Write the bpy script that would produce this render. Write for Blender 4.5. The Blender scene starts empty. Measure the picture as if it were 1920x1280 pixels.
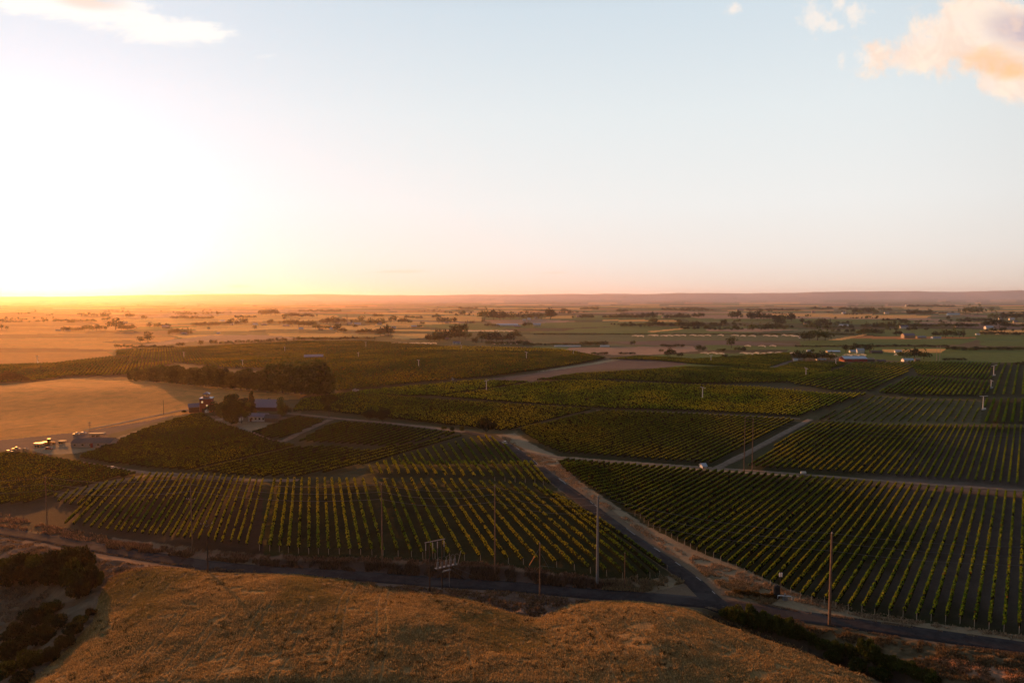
import bpy, math, random
import numpy as np
from mathutils import Vector, Matrix
random.seed(7); RNG = np.random.default_rng(7)
sc = bpy.context.scene
COL = sc.collection
R = math.radians
# ---------------------------------------------------------------- camera
CAMZ = 75.0
PITCH = R(3.49)
cam = bpy.data.cameras.new('camera'); camo = bpy.data.objects.new('camera', cam); COL.objects.link(camo)
cam.sensor_width = 36; cam.lens = 24; cam.clip_start = .5; cam.clip_end = 90000
camo.location = (0, 0, CAMZ); camo.rotation_euler = (R(90) - PITCH, 0, 0)
sc.camera = camo
# ---------------------------------------------------------------- light
SUN_AZ = R(-35.5); SUN_EL = R(6.)
SDIR = Vector((math.sin(SUN_AZ) * math.cos(SUN_EL), math.cos(SUN_AZ) * math.cos(SUN_EL), math.sin(SUN_EL)))
sl = bpy.data.lights.new('sun', 'SUN'); slo = bpy.data.objects.new('sun', sl); COL.objects.link(slo)
sl.energy = 5.0; sl.angle = R(.6); sl.color = (1, .34, .055)
slo.rotation_euler = SDIR.to_track_quat('Z', 'Y').to_euler()
sc.view_settings.view_transform = 'Standard'; sc.view_settings.look = 'None'
sc.view_settings.exposure = .22; sc.view_settings.gamma = 1
sc.cycles.use_denoising = True
sc.cycles.volume_bounces = 1; sc.cycles.max_bounces = 6; sc.cycles.diffuse_bounces = 2
sc.cycles.transmission_bounces = 3; sc.cycles.transparent_max_bounces = 6


def pxdir(px, py):
    x = (px - 960) / 1280; y = (640 - py) / 1280
    return np.array([x, math.cos(PITCH) + y * math.sin(PITCH), -math.sin(PITCH) + y * math.cos(PITCH)])


class NT:
    """small helper to write node trees"""
    def __init__(s, tree): s.t = tree
    def n(s, kind, **kw):
        nd = s.t.nodes.new(kind)
        for k, v in kw.items(): setattr(nd, k, v)
        return nd
    def put(s, sock, v):
        if isinstance(v, bpy.types.NodeSocket): s.t.links.new(v, sock)
        elif v is not None: sock.default_value = v
    def m(s, op, a, b=None, c=None, clamp=False):
        nd = s.n('ShaderNodeMath', operation=op, use_clamp=clamp)
        for i, v in enumerate((a, b, c)):
            if v is not None: s.put(nd.inputs[i], v)
        return nd.outputs[0]
    def vm(s, op, a, b=None):
        nd = s.n('ShaderNodeVectorMath', operation=op)
        s.put(nd.inputs[0], a)
        if b is not None: s.put(nd.inputs[1], b)
        return nd.outputs['Value'] if op in ('DOT_PRODUCT', 'LENGTH') else nd.outputs[0]
    def mix(s, f, a, b, blend='MIX'):
        nd = s.n('ShaderNodeMix', data_type='RGBA', blend_type=blend)
        s.put(nd.inputs[0], f); s.put(nd.inputs[6], a); s.put(nd.inputs[7], b)
        return nd.outputs[2]
    def ramp(s, f, stops, interp='LINEAR'):
        nd = s.n('ShaderNodeValToRGB'); cr = nd.color_ramp; cr.interpolation = interp
        while len(cr.elements) > 1: cr.elements.remove(cr.elements[-1])
        for i, (p, c) in enumerate(stops):
            e = cr.elements[0] if i == 0 else cr.elements.new(p)
            e.position = p; e.color = (*c, 1) if len(c) == 3 else c
        s.put(nd.inputs[0], f); return nd.outputs[0]
    def rng(s, v, a, b, c=0., d=1., smooth=True):
        nd = s.n('ShaderNodeMapRange', interpolation_type='SMOOTHSTEP' if smooth else 'LINEAR')
        for i, x in enumerate((v, a, b, c, d)): s.put(nd.inputs[i], x)
        return nd.outputs[0]
    def noise(s, vec, scale, detail=5, rough=.6, dist=0., out=0):
        nd = s.n('ShaderNodeTexNoise'); s.put(nd.inputs['Vector'], vec)
        nd.inputs['Scale'].default_value = scale; nd.inputs['Detail'].default_value = detail
        nd.inputs['Roughness'].default_value = rough; nd.inputs['Distortion'].default_value = dist
        return nd.outputs[out]


# ---------------------------------------------------------------- sky
wd = bpy.data.worlds.new("World"); sc.world = wd; wd.use_nodes = True
w = NT(wd.node_tree); bg = wd.node_tree.nodes['Background']
sky = w.n('ShaderNodeTexSky', sky_type='NISHITA', sun_disc=False)
sky.sun_elevation = SUN_EL; sky.sun_rotation = SUN_AZ; sky.dust_density = 1.0
tc = w.n('ShaderNodeTexCoord').outputs['Generated']
dirv = w.vm('NORMALIZE', tc)
sep = w.n('ShaderNodeSeparateXYZ'); w.put(sep.inputs[0], dirv)
X, Y, Z = sep.outputs
grad = w.ramp(Z, [(0, (.80, .63, .53)), (.02, (.80, .68, .59)), (.06, (.80, .75, .70)), (.13, (.79, .79, .77)),
                  (.25, (.71, .76, .77)), (.38, (.58, .67, .73)), (.55, (.22, .28, .36)), (1, (.045, .06, .09))])
hx, hy = math.sin(SUN_AZ), math.cos(SUN_AZ)
az = w.m('ADD', w.m('MULTIPLY', X, hx), w.m('MULTIPLY', Y, hy))
azf = w.rng(az, -.55, .5, .16, .96)
sdot = w.m('MAXIMUM', w.vm('DOT_PRODUCT', dirv, tuple(pxdir(60, 548) / np.linalg.norm(pxdir(60, 548)))), 0)
glow = w.m('ADD', w.m('MULTIPLY', w.m('POWER', sdot, 95.), .38), w.m('MULTIPLY', w.m('POWER', sdot, 9.), .02))
glowc = w.mix(1., (.86, .93, 1.22, 1), glow, 'MULTIPLY')
base = w.mix(1., grad, azf, 'MULTIPLY')
base = w.mix(1., base, glowc, 'ADD')
base = w.mix(1., base, w.mix(1., (.0, .25, 1., 1), w.m('MULTIPLY', w.m('POWER', sdot, 24.), .16), 'MULTIPLY'), 'ADD')
nis = w.mix(1., sky.outputs[0], (.0035, .0035, .005, 1), 'MULTIPLY')
base = w.mix(1., base, nis, 'ADD')
# clouds, placed by direction (u to the right, v up, seen towards +Y)
ysafe = w.m('MAXIMUM', Y, .05)
U = w.m('DIVIDE', X, ysafe); V = w.m('DIVIDE', Z, ysafe)
front = w.m('GREATER_THAN', Y, .06)
cb = w.n('ShaderNodeCombineXYZ'); w.put(cb.inputs[0], U); w.put(cb.inputs[1], V); UV = cb.outputs[0]
def uvof(px, py):
    d = pxdir(px, py); return d[0] / d[1], d[2] / d[1]
def blob(px, py, rx, ry, ang=0.):
    u0, v0 = uvof(px, py); ca, sa = math.cos(ang), math.sin(ang)
    du = w.m('SUBTRACT', U, u0); dv = w.m('SUBTRACT', V, v0)
    a = w.m('ADD', w.m('MULTIPLY', du, ca / (rx / 1280)), w.m('MULTIPLY', dv, sa / (rx / 1280)))
    b = w.m('ADD', w.m('MULTIPLY', du, -sa / (ry / 1280)), w.m('MULTIPLY', dv, ca / (ry / 1280)))
    d2 = w.m('ADD', w.m('MULTIPLY', a, a), w.m('MULTIPLY', b, b))
    return w.m('SUBTRACT', 1., w.m('SQRT', d2))
n1 = w.m('ADD', w.m('MULTIPLY', w.noise(UV, 7., 10, .64, .35), .62), w.m('MULTIPLY', w.noise(UV, 30., 9, .66, .2), .38)); n2 = w.noise(UV, 26., 9, .66, .15)
mp = w.n('ShaderNodeMapping'); w.put(mp.inputs[0], UV); mp.inputs['Rotation'].default_value = (0, 0, .12); mp.inputs['Scale'].default_value = (1, 4.5, 1)
n3 = w.noise(mp.outputs[0], 8., 8, .65, .5)
def cloud(bl, nz, k, lo, hi):
    return w.rng(w.m('ADD', bl, w.m('MULTIPLY', w.m('SUBTRACT', nz, .5), k)), lo, hi)
def umax(*a):
    r = a[0]
    for x in a[1:]: r = w.m('MAXIMUM', r, x)
    return r
big = umax(blob(1862, 70, 225, 88, .12), blob(1735, 100, 120, 52, .1), blob(1905, 152, 90, 50, -.2))
c1 = cloud(big, n1, 3.0, -.06, .42)
c1s = cloud(umax(blob(1518, 32, 34, 42), blob(1603, 22, 28, 30), blob(1567, 52, 26, 16), blob(1375, 20, 22, 16), blob(1615, 112, 34, 18), blob(1575, 5, 22, 18), blob(1580, 115, 18, 20)), n2, 4.5, .1, 1.2)
left = umax(blob(90, 8, 230, 30, -.14), blob(300, 48, 150, 24, -.2), blob(180, 30, 170, 28, -.2))
c2 = cloud(left, w.m('ADD', w.m('MULTIPLY', n3, .55), w.m('MULTIPLY', n1, .45)), 5.5, -.3, .75)
thin = umax(blob(755, 509, 80, 5, .02), blob(445, 537, 40, 6, 0), blob(150, 471, 40, 4), blob(350, 548, 80, 4), blob(1040, 511, 40, 3))
c3 = w.m('MULTIPLY', cloud(thin, n3, 1.2, .0, .9), .45)
# big cloud: pale peach, mauve in its upper right core, orange along its belly
mauve = w.rng(w.m('ADD', blob(1935, 60, 105, 44, -.2), w.m('MULTIPLY', w.m('SUBTRACT', n1, .5), .9)), -.1, .75)
orange = w.rng(w.m('ADD', blob(1880, 122, 110, 34, -.2), w.m('MULTIPLY', w.m('SUBTRACT', n3, .5), 1.4)), -.1, .8)
cc = w.mix(w.m('MULTIPLY', mauve, .85), (.93, .765, .62, 1), (.50, .40, .45, 1))
cc = w.mix(w.m('MULTIPLY', orange, .85), cc, (.93, .52, .24, 1))
cc = w.mix(w.rng(n2, .35, .7, 0., .25), cc, (.72, .62, .66, 1))
cc = w.mix(w.rng(w.noise(UV, 15., 8, .65, 1.2), .42, .66, 0., .6), cc, (.84, .62, .50, 1))
out = w.mix(w.m('MULTIPLY', front, w.m('MULTIPLY', c1, .97)), base, cc)
out = w.mix(w.m('MULTIPLY', front, w.m('MULTIPLY', c1s, .75)), out, (.88, .78, .70, 1))
lc = w.mix(w.rng(w.m('ADD', blob(170, 2, 90, 22, -.1), w.m('MULTIPLY', n1, .5)), .2, 1.), (.95, .92, .86, 1), (.82, .68, .58, 1))
out = w.mix(w.m('MULTIPLY', front, w.m('MULTIPLY', c2, .82)), out, lc)
out = w.mix(w.m('MULTIPLY', front, c3), out, (.80, .60, .45, 1))
w.put(bg.inputs[0], out); bg.inputs[1].default_value = 1.0
wd.cycles.sampling_method = 'AUTOMATIC'


# ---------------------------------------------------------------- terrain height
def sstep(a, b, x):
    t = np.clip((x - a) / (b - a), 0, 1); return t * t * (3 - 2 * t)


def vnoise(x, y, seed=0):
    xi = np.floor(x).astype(np.int64); yi = np.floor(y).astype(np.int64)
    fx = x - xi; fy = y - yi; fx = fx * fx * (3 - 2 * fx); fy = fy * fy * (3 - 2 * fy)
    def h(a, b):
        v = (a * 374761393 + b * 668265263 + seed * 1442695041) & 0xffffffff
        v = ((v ^ (v >> 13)) * 1274126177) & 0xffffffff
        return ((v ^ (v >> 16)) & 0xffff) / 65535.
    return (h(xi, yi) * (1 - fx) + h(xi + 1, yi) * fx) * (1 - fy) + (h(xi, yi + 1) * (1 - fx) + h(xi + 1, yi + 1) * fx) * fy


def fbm(x, y, s=0, o=4):
    r = 0; a = .5; t = 0
    for i in range(o):
        r = r + a * vnoise(x, y, s + i * 17); t += a; x = x * 2.03 + 5.1; y = y * 2.03 + 1.7; a *= .5
    return r / t


def flat(px, py):
    d = pxdir(px, py); t = CAMZ / -d[2]; return d[0] * t, d[1] * t


def gauss(x, y, c, r1, r2, ang=0):
    dx = x - c[0]; dy = y - c[1]; ca, sa = math.cos(ang), math.sin(ang)
    return np.exp(-(((dx * ca + dy * sa) / r1) ** 2 + ((-dx * sa + dy * ca) / r2) ** 2))


KN = flat(150, 742); PL = flat(860, 690); GR = flat(1330, 715); GL = flat(90, 1170)


def H0(x, y):
    far = sstep(2200, 6000, y)
    h = (fbm(x / 160., y / 130., 3, 3) - .5) * 2.4 * sstep(230, 420, y)
    h = h + (fbm(x / 60., y / 60., 9, 3) - .5) * .9
    h = h + 6.0 * gauss(x, y, KN, 150, 70) + 6 * gauss(x, y, PL, 260, 150, .1) + 3 * gauss(x, y, GR, 200, 80)
    h = h + (fbm(x / 900., y / 600., 21, 3) - .45) * 26 * sstep(900, 2600, y)
    # rolling stubble on the left of the valley
    h = h + 9 * (fbm(x / 300., y / 160., 31, 3) - .5) * sstep(1000, 1500, y) * sstep(0, -700, x)
    # far hills: a long ridge, higher towards the right
    az = x / np.maximum(y, 1.)
    D = 17500.
    top = 142 + 62 * sstep(-.75, -.35, az) - 18 * sstep(-.35, -.15, az) + 34 * sstep(-.1, .15, az) + 70 * sstep(.1, .8, az)
    top = top + (fbm(az * 9 + 3, az * 0 + 1, 5, 4) - .5) * 34 * sstep(-.5, .4, az)
    ridge = sstep(7500, D, y) ** 1.3
    h = h + ridge * top * (1 + .10 * (fbm(x / 1500., y / 2200., 44, 4) - .5) * 4)
    h = h - (h + 20) * sstep(D + 1500, D + 9000, y)
    return h


def polyline(pts, n=6):
    out = []
    for i in range(len(pts) - 1):
        a, b = pts[i], pts[i + 1]
        for k in range(n): out.append((a[0] + (b[0] - a[0]) * k / n, a[1] + (b[1] - a[1]) * k / n))
    out.append(pts[-1]); return out


def dist_poly(x, y, P):
    best = np.full(x.shape, 1e9); side = np.zeros(x.shape)
    for i in range(len(P) - 1):
        ax, ay = P[i]; bx, by = P[i + 1]; vx, vy = bx - ax, by - ay; L = vx * vx + vy * vy + 1e-9
        t = np.clip(((x - ax) * vx + (y - ay) * vy) / L, 0, 1)
        dx = x - ax - t * vx; dy = y - ay - t * vy; d = np.hypot(dx, dy)
        m = d < best; best = np.where(m, d, best); side = np.where(m, vx * dy - vy * dx, side)
    return best, side


def inpoly(x, y, P):
    c = np.zeros(x.shape, bool); n = len(P)
    for i in range(n):
        ax, ay = P[i]; bx, by = P[(i + 1) % n]
        if ay == by: continue
        m = ((ay > y) != (by > y)); c ^= m & (x < (bx - ax) * (y - ay) / (by - ay) + ax)
    return c


ROAD_PX = [(-260, 965), (-120, 980), (0, 995), (90, 1009), (150, 1021), (225, 1034), (300, 1046), (390, 1060), (480, 1068), (655, 1078), (805, 1090),
           (960, 1099), (1110, 1113), (1210, 1120), (1300, 1127), (1390, 1137), (1487, 1153), (1600, 1169), (1784, 1195), (1920, 1214), (2150, 1250)]
ROAD_W = [flat(*p) for p in ROAD_PX]
MOUND_PX = [(-200, 1420), (60, 1275), (130, 1215), (175, 1165), (185, 1120), (205, 1085), (240, 1070), (300, 1062), (350, 1066), (400, 1074), (480, 1075), (560, 1077), (640, 1086), (700, 1096),
            (745, 1106), (830, 1114), (885, 1124), (930, 1138), (975, 1152), (1010, 1158), (1035, 1148), (1065, 1134), (1110, 1127), (1180, 1126),
            (1240, 1132), (1290, 1140), (1330, 1152), (1400, 1176), (1460, 1200), (1530, 1230), (1600, 1262), (1700, 1320), (1800, 1500)]
MOUND_W = [flat(*p) for p in MOUND_PX]
GULLY_PX = [(-200, 1010), (-60, 1030), (20, 1042), (120, 1050), (180, 1068), (190, 1100), (160, 1160), (120, 1200), (40, 1270), (-160, 1400)]
GULLY_W = [flat(*p) for p in GULLY_PX]
DRAW_W = [flat(*p) for p in [(1360, 1160), (1450, 1190), (1560, 1222), (1680, 1262), (1800, 1330)]]


def Hx(x, y):
    x = np.atleast_1d(np.asarray(x, float)); y = np.atleast_1d(np.asarray(y, float))
    h = H0(x, y)
    m = y < 300
    if m.any():
        xs, ys = x[m], y[m]; hs = h[m]
        dr, side = dist_poly(xs, ys, ROAD_W)
        hs = hs * sstep(3, 12, dr)
        # roadside bank below the left vineyard
        bank = sstep(4.5, 9.5, dr) * (side > 0) * sstep(-120, -95, xs) * (1 - sstep(28, 45, xs)) * 2.2
        hs = hs + bank + bank * .25 * (fbm(xs / 3., ys / 3., 6, 3) - .5)
        ins = inpoly(xs, ys, MOUND_W); dm, _ = dist_poly(xs, ys, MOUND_W)
        dm = np.where(ins, dm, 0)
        hs = hs + ins * (5.5 * (1 - np.exp(-dm * .33 / 5.5)) + .03 * dm + (fbm(xs / 28., ys / 28., 12, 3) - .5) * 3.4 * sstep(0, 14, dm)
                         + (fbm(xs / 3.5, ys / 3.5, 13, 3) - .5) * .45 * sstep(0, 5, dm))
        gi = inpoly(xs, ys, GULLY_W); dg, _ = dist_poly(xs, ys, GULLY_W)
        hs = hs - gi * 4.5 * sstep(0, 14, dg)
        dd, _ = dist_poly(xs, ys, DRAW_W)
        hs = hs - 2.5 * (1 - sstep(1.5, 7, dd))
        # rough dug ground between road and stubble
        rg = (~ins) & (side < 0) & (dr > 4)
        hs = hs + rg * sstep(4, 7, dr) * (fbm(xs / 2.6, ys / 2.6, 15, 3) - .45) * 1.8
        h[m] = hs
    return h


NC = 1250; KMAX = 1.08; OFF = 60.
def grid_rows():
    yy = list(np.linspace(-60, 92, 14)); py = 1345.
    while py > 567:
        yy.append(CAMZ / math.tan(PITCH + math.atan((py - 640) / 1280))); py -= .95
    while yy[-1] < 27500: yy.append(yy[-1] * 1.022)
    return np.array(yy)
YY = grid_rows(); KK = np.linspace(-KMAX, KMAX, NC)
YG = np.repeat(YY[:, None], NC, 1); XG = (YG + OFF) * KK[None]
ZG = Hx(XG.ravel(), YG.ravel()).reshape(YG.shape)
ZLOW = float(ZG.min()); ZTOP = float(ZG.max())


def H(x, y):
    """height of the ground sheet itself, so that things stand exactly on it"""
    x = np.atleast_1d(np.asarray(x, float)); y = np.atleast_1d(np.asarray(y, float))
    i = np.clip(np.searchsorted(YY, y) - 1, 0, len(YY) - 2); fy = np.clip((y - YY[i]) / (YY[i + 1] - YY[i]), 0, 1)
    u = np.clip((x / np.maximum(y + OFF, 1.) + KMAX) / (2 * KMAX) * (NC - 1), 0, NC - 1.001); j = u.astype(int); fx = u - j
    return (ZG[i, j] * (1 - fx) + ZG[i, j + 1] * fx) * (1 - fy) + (ZG[i + 1, j] * (1 - fx) + ZG[i + 1, j + 1] * fx) * fy


def U2(pts):
    """pixels of the photograph -> points on the terrain (ray march)"""
    pts = np.asarray(pts, float).reshape(-1, 2); res = np.zeros((len(pts), 3))
    D = np.array([pxdir(*p) for p in pts])
    lo = np.full(len(pts), 90.); t = lo.copy(); found = np.zeros(len(pts), bool); hi = np.full(len(pts), 26000.)
    for k in range(420):
        tn = t * 1.0145
        z = CAMZ + D[:, 2] * tn - H(D[:, 0] * tn, D[:, 1] * tn)
        hit = (z < 0) & ~found
        lo[hit] = t[hit]; hi[hit] = tn[hit]; found |= hit
        t = tn
        if found.all(): break
    for k in range(22):
        mid = (lo + hi) / 2; z = CAMZ + D[:, 2] * mid - H(D[:, 0] * mid, D[:, 1] * mid)
        b = z < 0; hi = np.where(b, mid, hi); lo = np.where(b, lo, mid)
    return np.stack([D[:, 0] * hi, D[:, 1] * hi, H(D[:, 0] * hi, D[:, 1] * hi)], 1)


def at(px, py): return Vector(U2([(px, py)])[0])


def WP(px, n=4):
    p = polyline(list(px) + [px[0]], n)[:-1]
    r = U2(p); return [(a[0], a[1]) for a in r]


# ---------------------------------------------------------------- mesh helpers
def tag(o, label=None, cat=None, group=None, kind=None):
    for k, v in (('label', label), ('category', cat), ('group', group), ('kind', kind)):
        if v: o[k] = v
    return o


def new_obj(name, me, mat=None, parent=None, loc=None):
    o = bpy.data.objects.new(name, me)
    if mat is not None and me is not None:
        for mm in (mat if isinstance(mat, (list, tuple)) else [mat]):
            if len(me.materials) < (len(mat) if isinstance(mat, (list, tuple)) else 1): me.materials.append(mm)
    if parent is not None: o.parent = parent
    if loc is not None: o.location = loc
    COL.objects.link(o); return o


def quads_mesh(name, V, C=None, nside=4, smooth=False, attr='Col'):
    """V: (N,nside,3) loose faces, C: (N,3) colour per face"""
    N = len(V); me = bpy.data.meshes.new(name)
    me.vertices.add(N * nside); me.vertices.foreach_set('co', np.ascontiguousarray(V, np.float32).ravel())
    me.loops.add(N * nside); me.loops.foreach_set('vertex_index', np.arange(N * nside, dtype=np.int32))
    me.polygons.add(N); me.polygons.foreach_set('loop_start', np.arange(0, N * nside, nside, dtype=np.int32))
    if C is not None:
        at_ = me.attributes.new(attr, 'FLOAT_COLOR', 'FACE')
        c4 = np.ones((N, 4), np.float32); c4[:, :3] = C; at_.data.foreach_set('color', c4.ravel())
    me.update(calc_edges=True); return me


def grid_mesh(name, P, C=None, A=None, smooth=True):
    """P: (r,c,3)"""
    r, c = P.shape[:2]; me = bpy.data.meshes.new(name)
    me.vertices.add(r * c); me.vertices.foreach_set('co', np.ascontiguousarray(P, np.float32).ravel())
    i = np.arange(r * c).reshape(r, c); q = np.stack([i[:-1, :-1], i[:-1, 1:], i[1:, 1:], i[1:, :-1]], -1).reshape(-1, 4)
    me.loops.add(q.size); me.loops.foreach_set('vertex_index', q.ravel().astype(np.int32))
    me.polygons.add(len(q)); me.polygons.foreach_set('loop_start', np.arange(0, q.size, 4, dtype=np.int32))
    me.polygons.foreach_set('use_smooth', np.full(len(q), smooth))
    if C is not None:
        a = me.attributes.new('Col', 'FLOAT_COLOR', 'POINT'); c4 = np.ones((r * c, 4), np.float32); c4[:, :3] = C.reshape(-1, 3)
        if A is not None: c4[:, 3] = A.ravel()
        a.data.foreach_set('color', c4.ravel())
    me.update(calc_edges=True); return me


class MB:
    """collects simple solids into one mesh"""
    def __init__(s): s.v = []; s.f = []
    def add(s, v, f):
        o = len(s.v); s.v += [tuple(p) for p in v]; s.f += [tuple(i + o for i in q) for q in f]; return s
    def box(s, c, d, rz=0, taper=1.):
        x, y, z = d[0] / 2, d[1] / 2, d[2] / 2; v = []
        ca, sa = math.cos(rz), math.sin(rz)
        for k, zz in ((1, -z), (taper, z)):
            for a, b in ((-x, -y), (x, -y), (x, y), (-x, y)):
                a *= k; b *= k; v.append((c[0] + a * ca - b * sa, c[1] + a * sa + b * ca, c[2] + zz))
        return s.add(v, [(3, 2, 1, 0), (4, 5, 6, 7), (0, 1, 5, 4), (1, 2, 6, 5), (2, 3, 7, 6), (3, 0, 4, 7)])
    def tube(s, p0, p1, r0, r1=None, n=8, caps=True):
        r1 = r0 if r1 is None else r1; p0 = Vector(p0); p1 = Vector(p1); d = (p1 - p0)
        q = d.to_track_quat('Z', 'Y'); v = []
        for p, r in ((p0, r0), (p1, r1)):
            for k in range(n):
                a = 2 * math.pi * k / n; v.append(p + q @ Vector((r * math.cos(a), r * math.sin(a), 0)))
        f = [(k, (k + 1) % n, n + (k + 1) % n, n + k) for k in range(n)]
        if caps: f += [tuple(range(n - 1, -1, -1)), tuple(range(n, 2 * n))]
        return s.add(v, f)
    def path(s, pts, r, n=6):
        for a, b in zip(pts[:-1], pts[1:]): s.tube(a, b, r if not callable(r) else r(a), None, n)
        return s
    def prism(s, prof, y0, y1, axis='y'):
        """profile in (x,z) extruded from y0 to y1"""
        n = len(prof)
        v = [(x, y0, z) for x, z in prof] + [(x, y1, z) for x, z in prof]
        if axis == 'x': v = [(b, a, c) for a, b, c in v]
        f = [(k, (k + 1) % n, n + (k + 1) % n, n + k) for k in range(n)] + [tuple(range(n - 1, -1, -1)), tuple(range(n, 2 * n))]
        return s.add(v, f)
    def build(s, name, mat, parent=None, loc=None):
        me = bpy.data.meshes.new(name); me.from_pydata(s.v, [], s.f); me.update()
        import bmesh
        bm = bmesh.new(); bm.from_mesh(me); bmesh.ops.recalc_face_normals(bm, faces=bm.faces); bm.to_mesh(me); bm.free()
        return new_obj(name, me, mat, parent, loc)


def empty(name, loc, rz=0):
    o = bpy.data.objects.new(name, None); o.location = loc; o.rotation_euler = (0, 0, rz); o.empty_display_size = .5
    COL.objects.link(o); return o


def copy_tree(o, parent=None):
    c = o.copy(); COL.objects.link(c)
    if parent is not None: c.parent = parent
    for ch in list(o.children): copy_tree(ch, c)
    return c


# ---------------------------------------------------------------- materials
def mat_new(name):
    m = bpy.data.materials.new(name); m.use_nodes = True; m.node_tree.nodes.clear()
    t = NT(m.node_tree); o = t.n('ShaderNodeOutputMaterial'); return m, t, o


def mat_plain(name, col, rough=.7, metal=0., var=.25, scale=3., bump=0.):
    m, t, o = mat_new(name); p = t.n('ShaderNodeBsdfPrincipled')
    tcn = t.n('ShaderNodeTexCoord').outputs['Object']
    nz = t.noise(tcn, scale, 5, .6)
    k = t.rng(nz, .3, .7, 1 - var, 1 + var * .6)
    t.put(p.inputs['Base Color'], t.mix(1., (*col, 1), k, 'MULTIPLY'))
    p.inputs['Roughness'].default_value = rough; p.inputs['Metallic'].default_value = metal
    if bump:
        b = t.n('ShaderNodeBump'); b.inputs['Strength'].default_value = bump; t.put(b.inputs['Height'], nz); t.put(p.inputs['Normal'], b.outputs[0])
    t.put(o.inputs[0], p.outputs[0]); return m


def mat_leaf(name, transl=.35, mul=(1, 1, 1)):
    m, t, o = mat_new(name)
    a = t.n('ShaderNodeAttribute', attribute_name='Col').outputs['Color']
    a = t.mix(1., a, (*mul, 1), 'MULTIPLY')
    d = t.n('ShaderNodeBsdfDiffuse'); tr = t.n('ShaderNodeBsdfTranslucent'); mx = t.n('ShaderNodeMixShader')
    t.put(d.inputs[0], a); t.put(tr.inputs[0], a); mx.inputs[0].default_value = transl
    t.put(mx.inputs[1], d.outputs[0]); t.put(mx.inputs[2], tr.outputs[0]); t.put(o.inputs[0], mx.outputs[0]); return m


M = dict(
    leaf=mat_leaf('leaf'), vine=mat_leaf('vine_leaf', .25, (1.18, 1.26, 1.1)), grass=mat_leaf('dry_grass', .3),
    bark=mat_plain('bark', (.07, .045, .03), .9), wood=mat_plain('pole_wood', (.20, .115, .07), .85, var=.35, scale=1.2),
    darkwood=mat_plain('dark_pole_wood', (.045, .03, .022), .9), steel=mat_plain('grey_steel', (.22, .22, .23), .55, .2),
    white=mat_plain('white_paint', (.75, .73, .70), .5, var=.12), cream=mat_plain('cream_paint', (.62, .48, .34), .5, var=.15),
    red=mat_plain('red_paint', (.42, .05, .035), .6), redbrown=mat_plain('dark_red_siding', (.13, .03, .025), .7),
    metalroof=mat_plain('lilac_metal_roof', (.26, .235, .31), .35, .4, var=.12), blueroof=mat_plain('pale_metal_roof', (.62, .68, .78), .3, .3, var=.1),
    greyroof=mat_plain('grey_shingle_roof', (.13, .11, .11), .85), brown=mat_plain('brown_siding', (.16, .11, .085), .8),
    glass=mat_plain('dark_glass', (.02, .022, .028), .08, 0, var=.1), black=mat_plain('black_rubber', (.015, .015, .016), .8),
    wire=mat_plain('wire_metal', (.22, .2, .19), .4, .6), porcelain=mat_plain('porcelain', (.42, .34, .31), .35),
    orange=mat_plain('orange_paint', (.75, .24, .05), .5), rock=mat_plain('clay_clods', (.27, .17, .12), .95, var=.4, bump=.4),
    tan=mat_plain('tan_paint', (.42, .32, .22), .7), silver=mat_plain('silver_paint', (.62, .64, .68), .3, .5, var=.1),
)


def mat_ground():
    m, t, o = mat_new('ground_soil'); p = t.n('ShaderNodeBsdfPrincipled'); p.inputs['Roughness'].default_value = 1.
    p.inputs['Specular IOR Level'].default_value = .1
    at_ = t.n('ShaderNodeAttribute', attribute_name='Col'); c = at_.outputs['Color']; alpha = at_.outputs['Alpha']
    pos = t.n('ShaderNodeNewGeometry').outputs['Position']
    n_f = t.noise(pos, 1.6, 6, .7); n_m = t.noise(pos, .12, 5, .6, .4); n_l = t.noise(pos, .012, 4, .6)
    k = t.m('ADD', t.m('MULTIPLY', n_f, .7), t.m('ADD', t.m('MULTIPLY', n_m, .7), t.m('MULTIPLY', n_l, .6)))
    c = t.mix(1., c, t.rng(k, .62, 1.38, .55, 1.5, False), 'MULTIPLY')
    # drill lines and wheel marks of the stubble, running away from the camera
    mp = t.n('ShaderNodeMapping'); t.put(mp.inputs[0], pos); mp.inputs['Rotation'].default_value = (0, 0, R(4))
    wv = t.n('ShaderNodeTexWave', wave_type='BANDS', bands_direction='X'); t.put(wv.inputs[0], mp.outputs[0])
    wv.inputs['Scale'].default_value = .55; wv.inputs['Distortion'].default_value = 2.5; wv.inputs['Detail'].default_value = 3; wv.inputs['Detail Scale'].default_value = .6
    line = t.m('MULTIPLY', t.m('SUBTRACT', 1., alpha), t.rng(wv.outputs['Fac'], .0, .35, .35, 0.))
    c = t.mix(line, c, t.mix(1., c, (.35, .36, .30, 1), 'MULTIPLY'))
    patch = t.m('MULTIPLY', t.m('SUBTRACT', 1., alpha), t.rng(t.noise(pos, .045, 6, .7, 1.), .50, .66, 0., .55))
    c = t.mix(patch, c, (.20, .16, .045, 1))
    t.put(p.inputs['Base Color'], c)
    b = t.n('ShaderNodeBump'); b.inputs['Strength'].default_value = .9; b.inputs['Distance'].default_value = .35
    t.put(b.inputs['Height'], t.m('ADD', t.m('MULTIPLY', n_f, .6), t.m('MULTIPLY', t.noise(pos, .45, 5, .65, .5), 1.3)))
    t.put(p.inputs['Normal'], b.outputs[0]); t.put(o.inputs[0], p.outputs[0]); return m


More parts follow.
